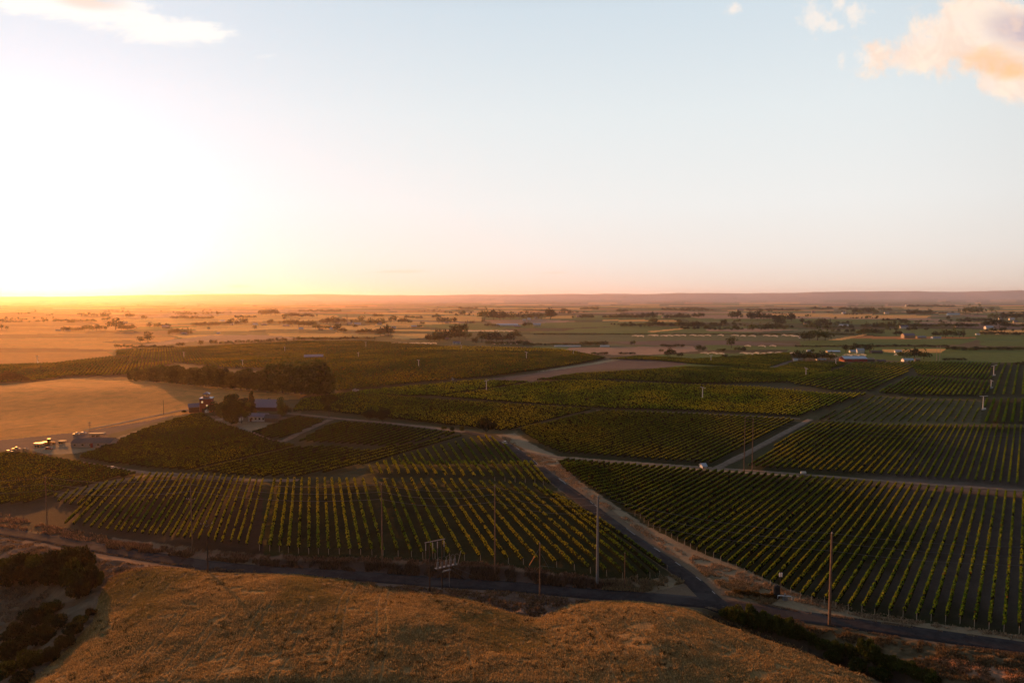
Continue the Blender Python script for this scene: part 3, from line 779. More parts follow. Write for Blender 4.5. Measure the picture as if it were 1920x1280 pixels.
vp_rows([(1125, 767), (975, 757), (862, 748), (824, 745), (930, 730), (1000, 719), (1100, 714), (1200, 720), (1420, 727), (1550, 740), (1630, 739), (1495, 782), (1300, 772)], 1940, 3., yel=.6, tintk=(1.4, 1.42, 1), **G2K)
vp_rows([(684, 742), (664, 736), (800, 723), (900, 714), (996, 717), (930, 727), (820, 744)], 1940, 3., yel=.5, tintk=(1.4, 1.45, 1), **G2K)
vp_rows([(545, 774), (565, 751), (660, 737), (800, 750), (960, 760), (1112, 769), (963, 806), (940, 810), (900, 805), (800, 794), (700, 783), (600, 772)], 1955, 3., yel=.62, **G2K)
vp_rows([(1002, 714), (1080, 702), (1200, 696), (1290, 689), (1450, 691), (1600, 705), (1480, 718), (1300, 721), (1150, 713)], 1955, 3.2, yel=.35, **G2K)
vp_rows([(1142, 674), (1200, 668), (1300, 674), (1480, 662), (1486, 676), (1436, 691), (1350, 687), (1290, 682), (1220, 676)], 1955, 3.6, yel=.35, **G2K)
vp_rows([(1452, 692), (1492, 679), (1565, 680), (1590, 682), (1550, 697), (1480, 705)], 1955, 3.6, yel=.3, **G2K)
HOP = dict(dens=2.6, leaf=.42, field='G', width=2.2, height=2.4, base=.3, red=.05, tintk=(1., .74, .7))
vp_rows([(630, 735), (625, 706), (520, 692), (420, 690), (330, 680), (215, 668), (220, 657), (400, 649), (560, 640), (700, 641), (860, 652), (1000, 656), (1080, 661), (1136, 672), (1080, 684), (1000, 696), (920, 707), (800, 717), (660, 732)], 300, 3.4, yel=.2, **HOP)
vp_rows([(-200, 722), (-200, 692), (100, 682), (210, 669), (330, 681), (250, 704), (130, 706), (80, 713), (0, 719)], 300, 3.4, yel=.3, **HOP)
vp_rows([(745, 657), (870, 651), (1035, 656), (1085, 662), (900, 660)], 300, 5.5, yel=1.4, dens=1.6, leaf=.65, field='G', width=2.6, height=3.3, base=.3)

FDESC = {
    'A': ('gold and green vine row from the left on the slope above the paved road', 'vine rows on the slope above the paved road'),
    'A2': ('yellow tipped vine row from left in small upper block beside the side road', 'vine rows of the small upper block left of the side road'),
    'C': ('olive vine row from the left in the big block right of side road', 'vine rows in the big block right of the side road'),
    'D': ('green vine row from left in the block above the right dirt track', 'vine rows above the dirt track on the right'),
    'E': ('green vine row from left in block between side road and diagonal track', 'vine rows between side road and diagonal track'),
    'B': ('dark vine row from the left in the blocks below the farmhouse', 'vine rows below the farmhouse'),
    'F': ('dim vine row from left in the far blocks at the right edge', 'vine rows of the far right blocks'),
    'G': ('distant vine row from left in the middle vineyard', 'vine rows of the middle vineyard'),
}


def ordn(n):
    return f"{n}{'th' if 10 <= n % 100 <= 20 else {1: 'st', 2: 'nd', 3: 'rd'}.get(n % 10, 'th')}"


def build_rows():
    ROWS.sort(key=lambda r: -r['imp'])
    vis = [r for r in ROWS if (np.abs(r['P'][:, 0] / r['P'][:, 1]) < .77).any()]
    ind = vis[:298]; ids_ = set(map(id, ind)); rest = [r for r in ROWS if id(r) not in ids_]
    cnt = {}
    ind.sort(key=lambda r: (r['field'], r['ord']))
    pv, pc = [], []
    for r in ind:
        rng = np.random.default_rng(int(r['imp'] * 1e9) % 2 ** 31)
        V, C = row_faces(r['P'], r['width'], r['height'], r['dens'], r['leaf'], r['yel'], rng, base=r['base'], red=r.get('red', .012), gap=.5 if r['field'] in ('A', 'A2') else .8, tintk=r.get('tintk', (1, 1, 1)))
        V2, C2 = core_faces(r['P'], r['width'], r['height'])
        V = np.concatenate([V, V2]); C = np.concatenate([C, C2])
        o0 = np.array([r['P'][0, 0], r['P'][0, 1], float(H(r['P'][0, 0], r['P'][0, 1])[0])])
        me = quads_mesh('vine_row', V - o0, C); o = new_obj('vine_row', me, M['vine'], loc=tuple(o0))
        d, g = FDESC[r['field']]; cnt[r['field']] = cnt.get(r['field'], 0) + 1
        tag(o, f"{ordn(cnt[r['field']])} {d}", 'vine row', g)
        # end posts
        if r['field'] in ('A', 'A2', 'C') and r['P'][:, 1].min() < 300:
            e = r['P'][0] - (r['P'][-1] - r['P'][0]) / r['L'] * .7
            mb = MB(); z = float(H(e[0], e[1])[0]); p = np.array((e[0], e[1], z)) - o0
            mb.tube(p - np.array((0, 0, .1)), p + np.array((0, 0, 1.7)), .07, .06, 6)
            mb.tube(p + np.array((0, 0, 1.5)), p - np.append((r['P'][-1] - r['P'][0]) / r['L'] * 1.1, 0), .012, None, 4)
            mb.build('end_post', M['tan'], o)
    VV, CC = [], []
    for r in rest:
        rng = np.random.default_rng(int(r['imp'] * 1e10) % 2 ** 31)
        V, C = row_faces(r['P'], r['width'], r['height'], r['dens'], r['leaf'], r['yel'], rng, base=r['base'], red=r.get('red', .012), gap=.5 if r['field'] in ('A', 'A2') else .8, tintk=r.get('tintk', (1, 1, 1)))
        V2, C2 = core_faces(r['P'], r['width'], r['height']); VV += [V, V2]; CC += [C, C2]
    V = np.concatenate(VV); C = np.concatenate(CC); print('ROWS', len(ind), len(rest), 'faces', len(V))
    o = new_obj('vineyard', quads_mesh('vineyard', V, C), M['vine'])
    tag(o, 'many narrow rows of vines covering the blocks beyond the nearest vineyards', 'vineyard', kind='stuff')


build_rows()
#@@TREES
# ---------------------------------------------------------------- trees
TG = [np.array((.034, .042, .012)), np.array((.055, .066, .015)), np.array((.085, .105, .022)), np.array((.026, .034, .013)), np.array((.10, .062, .02))]


def rand_quads(c, sz, rng, ratio=.7):
    N = len(c); a = rng.normal(size=(N, 3)); a /= np.linalg.norm(a, axis=1)[:, None]
    b = np.cross(a, rng.normal(size=(N, 3))); b /= np.linalg.norm(b, axis=1)[:, None] + 1e-9
    s = (np.asarray(sz) * (.6 + .8 * rng.random(N)))[:, None]
    return np.stack([c - a * s - b * s * ratio * .6, c + a * s * .3 - b * s * ratio, c + a * s + b * s * ratio * .4, c - a * s * .2 + b * s * ratio], 1)


def crown(kind, n, rng, leaf=.045):
    """unit-height tree crown: faces and colours, plus lobe centres for the limbs"""
    lobes = []
    if kind == 'round':
        for k in range(11):
            a = k * 2.4 + rng.random() * .8; zz = .34 + .56 * (k + rng.random() * .8) / 11.6; rr = .30 * math.sin(math.pi * min(1, (zz - .12) / .88)) ** .7 * (.55 + .6 * rng.random())
            lobes.append((rr * math.cos(a), rr * math.sin(a), zz, .13 + .07 * rng.random(), .10 + .05 * rng.random()))
        lobes.append((0, 0, .6, .24, .26))
    elif kind == 'belt':
        for k in range(14):
            a = k * 2.4; zz = .10 + .80 * (k + rng.random() * .8) / 14.; rr = .20 * (.4 + .6 * rng.random()) * math.sin(math.pi * min(1, .25 + zz * .75)) ** .5
            lobes.append((rr * math.cos(a), rr * math.sin(a), zz, .12 + .06 * rng.random(), .09 + .05 * rng.random()))
    elif kind == 'airy':
        for k in range(12):
            a = k * 2.4; zz = .3 + .66 * rng.random(); rr = .38 * rng.random() ** .5 * (1.1 - abs(zz - .6))
            lobes.append((rr * math.cos(a), rr * math.sin(a), zz, .08 + .06 * rng.random(), .06 + .05 * rng.random()))
    elif kind == 'poplar':
        for k in range(10):
            zz = .16 + .8 * k / 10.; a = k * 2.4; r = .10 * math.sin(math.pi * min(1, .15 + zz * .85)) ** .6 + .02
            lobes.append((.03 * math.cos(a), .03 * math.sin(a), zz, r, .09))
    elif kind == 'wide':
        for k in range(12):
            a = k * 2.4; rr = .42 * (rng.random() ** .5); zz = .30 + .45 * (1 - rr / .6) * rng.random() + .05
            lobes.append((rr * math.cos(a), rr * math.sin(a), zz, .17 + .06 * rng.random(), .14 + .07 * rng.random()))
        lobes.append((0, 0, .62, .26, .3))
    elif kind == 'conifer':
        for k in range(9):
            zz = .14 + .80 * k / 9.; r = .21 * (1.05 - zz) + .02; a = k * 2.4
            lobes.append((.02 * math.cos(a), .02 * math.sin(a), zz, r, .08))
    elif kind == 'shrub':
        for k in range(12):
            a = k * 2.4; rr = .55 * rng.random() ** .5; zz = .28 + .42 * rng.random() * (1 - rr)
            lobes.append((rr * math.cos(a), rr * math.sin(a), zz, .22 + .1 * rng.random(), .20 + .12 * rng.random()))
    L = np.array(lobes); wgt = L[:, 3] ** 2; wgt /= wgt.sum()
    li = rng.choice(len(L), n, p=wgt); u = rng.normal(size=(n, 3)); u /= np.linalg.norm(u, axis=1)[:, None]
    r = (.55 + .5 * rng.random(n) ** .6)[:, None]
    c = L[li, :3] + u * r * np.stack([L[li, 3], L[li, 3], L[li, 4]], 1)
    c[:, 2] = np.maximum(c[:, 2], .03)
    V = rand_quads(c, np.full(n, leaf), rng)
    lt = (.7 + .6 * rng.random(len(L)))[li][:, None]
    col = lt * (.7 + .6 * rng.random(n))[:, None]
    return V, col, L


def trunk_mb(L, kind, rng, mb=None):
    mb = mb or MB(); r = .018 if kind != 'shrub' else .012
    top = .72 if kind in ('poplar', 'conifer', 'round') else .5
    mb.tube((0, 0, -.02), (0, 0, .16), r * 1.5, r * 1.1, 7); mb.tube((0, 0, .16), (.01, 0, top), r * 1.1, r * .3, 6)
    for k in range(0, len(L), 2):
        z0 = max(.08, min(top * .9, L[k][2] - .18)); mb.tube((0, 0, z0), (L[k][0], L[k][1], L[k][2]), r * .5, r * .15, 5)
    return mb


def tree_mesh_single(kind, n, seed, tint, leaf):
    rng = np.random.default_rng(seed); V, c, L = crown(kind, n, rng, leaf)
    C = c * tint
    tv = []
    mb = trunk_mb(L[:6], kind, rng)
    vv = np.array([tuple(p) for p in mb.v])
    for f in mb.f:
        if len(f) == 4: tv.append(vv[list(f)])
    tv = np.array(tv)
    V = np.concatenate([V, tv]); C = np.concatenate([C, np.tile(np.array((.05, .035, .025)), (len(tv), 1))])
    return V, C


FARV = {}
for kind, n, leaf in (('round', 240, .055), ('poplar', 160, .04), ('conifer', 180, .045), ('wide', 300, .06), ('shrub', 260, .07)):
    FARV[kind] = [tree_mesh_single(kind, n, 100 + i, TG[i % 4], leaf) for i in range(4)]
FARM = {k: [quads_mesh('tree', V, C) for V, C in v] for k, v in FARV.items()}

# clumps of trees in the valley: left, right, foot, height (pixels of the photograph), kind
CL = [l.split() for l in '''
0 6 618 9 round|10 15 619 7 round|117 155 620 6 wide|155 200 620 10 round|205 228 618 18 wide|225 252 619 10 wide|190 205 594 5 wide|235 252 595 6 round
265 276 600 7 round|275 285 615 10 round|288 300 615 9 round|303 320 613 6 wide|258 268 643 11 round|270 285 643 19 round|313 320 627 10 conifer|318 347 627 9 wide|350 361 626 13 conifer
320 400 598 5 wide|360 412 611 6 wide|415 432 609 8 wide|432 466 610 11 round|388 394 619 6 round|474 481 618 8 round|500 513 608 8 round|520 545 609 9 round
545 592 612 10 wide|530 537 601 7 round|486 522 591 9 wide|531 590 595 7 wide|592 597 594 5 round|600 640 607 10 wide|587 605 617 9 wide|608 630 618 7 wide|625 642 624 15 round
640 650 606 8 wide|655 672 607 9 round|672 685 608 14 round|690 720 609 9 wide|712 721 606 9 round|728 742 605 11 round|748 772 606 8 wide|760 776 597 5 wide|780 793 598 6 wide
700 718 594 5 wide|810 826 596 5 wide|817 822 595 7 round|854 860 593 5 round|860 874 592 8 round|904 946 600 17 wide|940 962 599 12 wide|818 856 606 9 round|788 797 609 6 round
872 890 606 6 conifer|902 910 603 8 conifer|662 670 615 6 wide|640 648 624 9 wide|667 722 626 8 wide|708 736 630 15 wide|722 735 628 12 round|780 790 614 5 wide|798 828 641 12 wide
812 880 636 14 wide|840 878 630 18 round|883 898 647 13 round|895 912 642 20 round|912 962 641 14 wide|910 990 646 6 wide|815 836 622 7 conifer|908 936 612 5 wide
958 1014 598 11 wide|1024 1041 598 17 wide|1030 1036 586 6 round|960 974 634 13 wide|980 996 612 7 wide|1010 1042 594 7 wide|1053 1071 585 5 wide|1088 1122 581 5 wide
1072 1076 597 5 round|1088 1112 597 6 wide|1150 1230 598 10 wide|1217 1232 606 11 wide|1240 1246 593 6 round|1156 1178 585 4 wide|1162 1205 613 7 wide|1205 1240 612 8 wide|1240 1284 613 8 wide
1268 1278 610 11 round|1090 1136 647 7 shrub|1182 1192 647 7 round|1240 1282 650 5 shrub|1247 1265 670 15 wide|1269 1282 670 9 round|1246 1295 598 8 wide
1298 1313 596 9 wide|1312 1322 595 8 round|1368 1388 597 11 wide|1388 1394 597 6 round|1400 1450 600 13 wide|1450 1487 602 11 wide|1420 1430 590 9 round|1440 1448 586 5 round
1404 1448 619 14 wide|1446 1462 617 12 wide|1456 1472 609 11 wide|1499 1509 607 10 round|1513 1522 609 8 round|1531 1547 608 10 wide|1554 1559 607 10 poplar|1524 1534 615 11 conifer
1280 1320 614 9 wide|1322 1345 614 7 wide|1350 1364 613 13 round|1373 1380 619 8 round|1499 1526 638 15 wide|1528 1556 638 19 wide|1366 1377 652 19 round|1305 1324 659 10 round
1345 1362 658 6 shrub|1380 1398 659 8 wide|1354 1364 671 8 round|1488 1512 676 16 wide|1512 1562 675 13 wide|1519 1527 661 6 round|1579 1602 660 13 round|1555 1563 672 9 conifer
1598 1612 660 15 round|1618 1636 661 14 round|1490 1600 650 3 shrub|1600 1776 650 4 shrub|1776 1916 656 6 shrub|1684 1742 673 18 wide|1606 1632 627 9 wide|1632 1656 627 8 wide|1678 1692 629 7 wide
1748 1775 632 12 wide|1765 1808 633 14 wide|1804 1809 632 21 poplar|1700 1745 590 8 wide|1650 1672 584 7 wide|1600 1648 588 8 wide|1617 1700 614 6 shrub|1622 1630 613 12 poplar|1643 1650 613 12 poplar
1658 1664 613 10 poplar|1670 1676 613 11 poplar|1684 1690 613 10 poplar|1700 1762 614 7 wide|1762 1832 614 8 wide|1812 1842 590 15 wide|1856 1862 586 9 round|1796 1801 586 8 poplar|1775 1781 601 8 round
1858 1890 600 15 wide|1890 1925 598 12 wide|1840 1880 613 14 wide|1880 1925 614 7 wide|1838 1880 628 6 wide|1880 1925 629 6 wide|1768 1814 675 4 shrub|1902 1925 684 6 shrub
1000 1100 627 2 shrub|1100 1280 627 2 shrub|1280 1400 627 2 shrub|1400 1600 628 3 shrub|1520 1560 581 5 wide|1572 1640 582 5 wide|980 1040 583 3 wide|1240 1330 582 4 wide|1700 1790 576 4 wide|1290 1320 580 3 wide
980 1090 647 4 shrub|1800 1860 603 6 wide|1130 1160 597 6 wide|100 180 603 4 wide|440 480 596 4 wide|560 640 585 4 wide|860 895 580 4 wide|1400 1500 583 4 wide|1655 1700 602 4 wide
215 250 652 6 round|250 330 653 5 wide|330 345 650 7 round|372 382 648 9 round|392 408 647 8 round|410 440 646 6 round|440 475 644 6 round|475 510 643 7 round|510 540 641 7 round|548 562 640 7 round|560 640 638 5 wide|640 705 637 5 wide
683 690 671 4 conifer|713 718 671 6 conifer|850 856 675 5 conifer|1110 1140 664 4 shrub|1160 1190 664 4 shrub|1236 1244 660 5 round'''.replace('\n', '|').split('|') if l.strip()]


def zone(y): return 'far valley' if y < 600 else 'middle valley' if y < 636 else 'near valley'


def far_trees():
    items = []; cz = {}
    CL.sort(key=lambda c: (zone(float(c[2])), float(c[0])))
    for c in CL:
        x0, x1, y, h = map(float, c[:4]); kind = c[4]; z = zone(y); cz[z] = cz.get(z, 0) + 1
        ww = h * {'round': .8, 'wide': .95, 'poplar': .35, 'conifer': .5, 'shrub': 1.6}[kind]
        n = max(1, int(round((x1 - x0) / ww)))
        for i in range(n):
            x = x0 + (x1 - x0) * (i + .5) / n + random.uniform(-.15, .15) * ww * (n > 1)
            hh = h * random.uniform(.85, 1.3) if n > 1 else h * 1.1
            items.append(dict(x=x, y=y + random.uniform(-.5, .5) * (n > 1), h=hh, k=kind, i=i, n=n, cl=cz[z], z=z))
    P = U2([(t['x'], t['y']) for t in items])
    for t, p in zip(items, P): t['p'] = p
    order = sorted(range(len(items)), key=lambda i: -items[i]['h'] * (1.3 if items[i]['k'] == 'shrub' else 1)); keep = set(order[:225])
    VV, CC = [], []
    for i, t in enumerate(items):
        s = t['h'] * t['p'][1] / 1280 * {'wide': 1.3, 'shrub': 1.25, 'round': 1.1}.get(t['k'], 1.); sx = s * {'round': 1.1, 'wide': 1.05, 'poplar': .9, 'conifer': 1., 'shrub': 1.35}[t['k']]
        v = random.randrange(4); rz = random.random() * 6.28
        if i in keep:
            o = new_obj({'shrub': 'shrub', 'poplar': 'poplar_tree', 'conifer': 'conifer_tree'}.get(t['k'], 'broadleaf_tree'), FARM[t['k']][v], M['leaf'], loc=(t['p'][0], t['p'][1], t['p'][2] - .1))
            o.scale = (sx, sx, s); o.rotation_euler = (0, 0, rz)
            nm = {'poplar': 'slim dark poplar', 'conifer': 'pointed dark conifer', 'shrub': 'low dark shrub', 'round': 'round dark tree', 'wide': 'broad dark tree'}[t['k']]
            lab = (f"{nm}, {ordn(t['i'] + 1)} from left in" if t['n'] > 1 else f"{nm} standing alone as") + f" the {ordn(t['cl'])} clump from the left, {t['z']}"
            tag(o, lab, 'shrub' if t['k'] == 'shrub' else 'tree', f"trees scattered over the {t['z']}")
        else:
            V, C = FARV[t['k']][v]; ca, sa = math.cos(rz), math.sin(rz)
            W = V.copy(); W[..., 0] = (V[..., 0] * ca - V[..., 1] * sa) * sx; W[..., 1] = (V[..., 0] * sa + V[..., 1] * ca) * sx; W[..., 2] *= s
            VV.append(W + t['p']); CC.append(C)
    # thin scatter of hedges and trees towards the hills
    for k in range(360):
        y = 1500 * (9.5 ** random.random()); x = y * random.uniform(-.8, .8)
        if vnoise(np.array([x / 500.]), np.array([y / 900.]), 99)[0] < .55: continue
        for j in range(random.choice((1, 3, 6, 10, 14))):
            xx = x + j * random.uniform(7, 12); yy = y + j * random.uniform(-1, 4); s = random.uniform(6, 14); V, C = FARV[random.choice(('round', 'wide'))][random.randrange(4)]
            VV.append(V * s + np.array((xx, yy, float(H(xx, yy)[0])))); CC.append(C)
    o = new_obj('woodland', quads_mesh('woodland', np.concatenate(VV), np.concatenate(CC)), M['leaf'])
    tag(o, 'distant small trees and hedges spread across the valley floor', 'woodland', kind='stuff')
    print('TREES', len(items), len(CC))


far_trees()


def big_tree(px, py, hpx, kind='round', label='', tint=0, n=3600, wide=1., name='broadleaf_tree', group=None, leaf=.026, cat='tree', seed=None):
    p = at(px, py); s = hpx * p.y / 1280; rng = np.random.default_rng(seed if seed is not None else int(px * 7 + py))
    V, c, L = crown(kind, n, rng, leaf); t = empty(name, p)
    sc_ = np.array((s * wide, s * wide, s)); C = c * TG[tint]
    y = rng.random(len(C)) < .06; C[y] *= 1.8
    new_obj('crown', quads_mesh('crown', V * sc_, C), M['leaf'], t)
    mb = trunk_mb(L, kind, rng); mb.v = [(a * s * wide, b * s * wide, d * s) for a, b, d in mb.v]
    mb.build('trunk' if kind != 'shrub' else 'stem', M['bark'], t)
    tag(t, label, cat, group); return t


big_tree(911, 812, 34, 'wide', 'large dark round tree standing beside the end of the side road', 3, 5000, 1.15)
big_tree(617, 782, 44, 'airy', 'tall open branched tree beside the lane right of the farmhouse', 1, 4000, 1.1)
big_tree(694, 788, 26, 'wide', 'broad dark tree, left one of the pair beside the farm lane', 3, 3000, 1.1, group='pair of trees beside the farm lane')
big_tree(718, 792, 33, 'wide', 'taller dark tree, right one of the pair beside the farm lane', 3, 3000, .95, group='pair of trees beside the farm lane')
big_tree(833, 806, 11, 'shrub', 'small round green bush, leftmost of three beside the lane', 1, 900, .7, 'bush', 'bushes beside the farm lane', .05, 'bush')
big_tree(848, 808, 12, 'shrub', 'dark bush, middle one of three beside the lane', 3, 900, .6, 'bush', 'bushes beside the farm lane', .05, 'bush')
big_tree(866, 809, 13, 'shrub', 'pale green bush, nearest to the big round tree', 1, 900, .6, 'bush', 'bushes beside the farm lane', .05, 'bush')
YD = 'trees around the farmhouse'
big_tree(434, 795, 60, 'belt', 'leaning broad tree in front of the white farmhouse, left', 1, 4500, 1.0, group=YD)
big_tree(453, 793, 44, 'airy', 'thin leafed tree in the farmyard between two taller trees', 2, 2600, 1.0, group=YD)
big_tree(472, 781, 54, 'conifer', 'tall pointed dark tree beside the lilac roof of the farm', 3, 3600, .8, group=YD)
big_tree(457, 780, 36, 'belt', 'dark tree behind the farmyard trees', 3, 2600, 1.1, group=YD)
big_tree(413, 783, 30, 'belt', 'brown green tree right of the red barn', 2, 2600, 1.1, group=YD)
big_tree(402, 780, 32, 'wide', 'bushy tree touching the right side of the red barn', 3, 2600, .9, group=YD)
big_tree(424, 776, 26, 'round', 'small tree behind the farmyard, between barn and tall tree', 1, 2000, 1., group=YD)
big_tree(527, 780, 38, 'belt', 'reddish tree at the right end of the lilac roofed building', 2, 2600, .8, group=YD)
big_tree(537, 779, 24, 'wide', 'low dark tree right of the reddish farm tree', 3, 2000, .8, group=YD)
big_tree(490, 760, 14, 'wide', 'low dark tree behind the big lilac roof, left', 3, 1500, 1.1, group=YD)
big_tree(505, 759, 15, 'wide', 'low dark tree behind the big lilac roof, right', 3, 1500, 1.1, group=YD)
big_tree(345, 774, 7, 'shrub', 'small dark bush left of the brown shed', 3, 700, .8, 'bush', None, .06, 'bush')
# tree belt beyond the golden field
belt = [(x, 712 + (x - 240) * .085 if x < 560 else 739, h) for x, h in
        [(243, 20), (254, 26), (265, 22), (277, 28), (288, 30), (299, 34), (309, 26), (320, 34), (331, 38), (342, 34), (353, 30), (364, 36), (375, 32), (386, 40), (397, 44), (408, 36), (419, 40),
         (430, 34), (441, 32), (452, 38), (463, 42), (474, 36), (485, 38), (497, 44), (507, 48), (518, 58), (530, 62), (541, 54), (553, 46), (565, 58), (576, 64), (588, 66), (599, 62), (609, 54), (618, 40)]]
for i, (x, y, h) in enumerate(belt):
    big_tree(x, y + random.uniform(-1, 1), h * 1.0, 'belt', f'{ordn(i + 1)} dusty olive tree from the left in the belt behind the golden field', 2 if i % 4 else 1, 2000,
             1.15 if i % 3 else .9, group='tree belt behind the golden field', leaf=.036)
for i, (x, h) in enumerate([(2, 20), (14, 24), (26, 22), (38, 17), (50, 10)]):
    big_tree(x, 717 - i * .5, h, 'wide', f'{ordn(i + 1)} glowing bushy tree from the left, at the left edge behind the golden field', 4, 1500, 1., group='bushy trees at the left edge', leaf=.045)
LS = [(a, b, c * 1.35, d * 1.1) for a, b, c, d in [(12, 1072, 26, 42), (40, 1066, 28, 40), (70, 1072, 34, 46), (100, 1070, 36, 46), (132, 1066, 42, 48), (158, 1072, 44, 44), (20, 1094, 34, 50), (60, 1094, 34, 50), (98, 1096, 36, 50), (135, 1098, 46, 50), (165, 1108, 48, 44), (150, 1122, 40, 46), (182, 1100, 30, 26)]]
LS2 = [(95, 1150, 30, 50), (62, 1168, 34, 56), (28, 1196, 40, 56), (104, 1176, 32, 56), (138, 1188, 26, 46), (74, 1206, 42, 64), (24, 1232, 46, 64), (118, 1214, 28, 46), (56, 1248, 40, 60), (150, 1168, 18, 36), (10, 1270, 40, 56), (92, 1238, 30, 44), (168, 1152, 14, 26), (42, 1278, 24, 50)]
RS = [(a, b, c * 1.45, d * 1.1) for a, b, c, d in [(1362, 1160, 20, 30), (1384, 1168, 30, 36), (1407, 1177, 36, 38), (1430, 1184, 34, 36), (1453, 1190, 34, 36), (1476, 1196, 36, 40), (1498, 1202, 26, 34), (1520, 1208, 20, 30), (1544, 1216, 17, 30), (1568, 1224, 20, 32), (1594, 1232, 22, 34),
      (1628, 1240, 40, 40), (1652, 1250, 22, 36), (1680, 1258, 24, 38), (1708, 1268, 24, 40), (1738, 1280, 24, 40), (1560, 1240, 18, 36), (1610, 1256, 20, 40), (1650, 1272, 20, 40)]]
def shrubs(L, desc, group, tint):
    for i, (x, y, h, w_) in enumerate(L):
        big_tree(x, y, h, 'shrub', f'{ordn(i + 1)} {desc}', tint if i % 4 else 1, 2400, w_ / h * .62, 'shrub', group, .05, 'shrub')
shrubs(sorted(LS), 'dark dense shrub from the left in the thicket below the road, bottom left', 'thicket below the road at the left', 3)
shrubs(sorted(LS2), 'dark shrub from the left in the gully at the bottom left corner', 'shrubs in the gully', 3)
shrubs(RS, 'green shrub from the left in the hedge along the stubble edge, bottom right', 'hedge along the stubble edge', 1)
YW = [(1385, 1112, 10, 22), (1400, 1114, 11, 22), (1418, 1117, 10, 22), (1436, 1119, 9, 20), (1448, 1120, 11, 18)]
for i, (x, y, h, w_) in enumerate(YW):
    big_tree(x, y, h, 'shrub', f'{ordn(i + 1)} low yellow bush from the left between side road and pump', 4, 900, w_ / h * .6, 'bush', 'low yellow bushes near the pump', .07, 'bush')

# ---------------------------------------------------------------- buildings


def house(px, py, wpx, hpx, label, cat='house', wall='white', roof='greyroof', dr=.5, rz=0., win=0, door=False, name=None, group=None, roof_k=.42, far=False):
    p = at(px, py); s = p.y / 1280; W = wpx * s; Hh = hpx * s; D = max(W * dr, 3.) if W * dr < 14 else 14.
    wh = Hh * (1 - roof_k); rh = Hh * roof_k
    t = empty(name or cat.replace(' ', '_'), (p.x, p.y + D / 2 * .9, p.z - .05), rz)
    mb = MB(); mb.prism([(-D / 2, 0), (D / 2, 0), (D / 2, wh), (0, wh + rh * .98), (-D / 2, wh)], -W / 2, W / 2, 'x')
    mb.build('wall', M[wall], t)
    r = MB(); th = max(.12, Hh * .03); ov = .35
    for sg in (1, -1):
        a = math.atan2(rh, D / 2); L = D / 2 + ov
        prof = [(0, wh + rh + th), (sg * L, wh + rh + th - math.tan(a) * L), (sg * L, wh + rh - math.tan(a) * L + .02), (0, wh + rh + .02)]
        r.prism(prof, -W / 2 - ov, W / 2 + ov, 'x')
    ro = r.build('roof', M[roof], t)
    if win:
        for i in range(win):
            x = (-.5 + (i + .5 + (.35 if door else 0)) / (win + (.7 if door else 0))) * W; f = MB(); g = MB()
            ww = min(1.1, W / win * .4); z = wh * .58; hh2 = min(1.1, wh * .4)
            f.box((x, -D / 2 - .04, z), (ww + .2, .08, hh2 + .2)); fo = f.build('window', M['cream' if wall != 'white' else 'greyroof'], t)
            g.box((x, -D / 2 - .09, z), (ww, .04, hh2)); g.build('pane', M['glass'], fo)
    if door:
        d = MB(); x = -.5 * W + .12 * W; d.box((x, -D / 2 - .05, min(1., wh * .42)), (min(1.1, W * .1) + .2, .1, min(2., wh * .84))); d.build('door', M['redbrown' if wall != 'red' else 'white'], t)
    tag(t, label, cat, group); return t


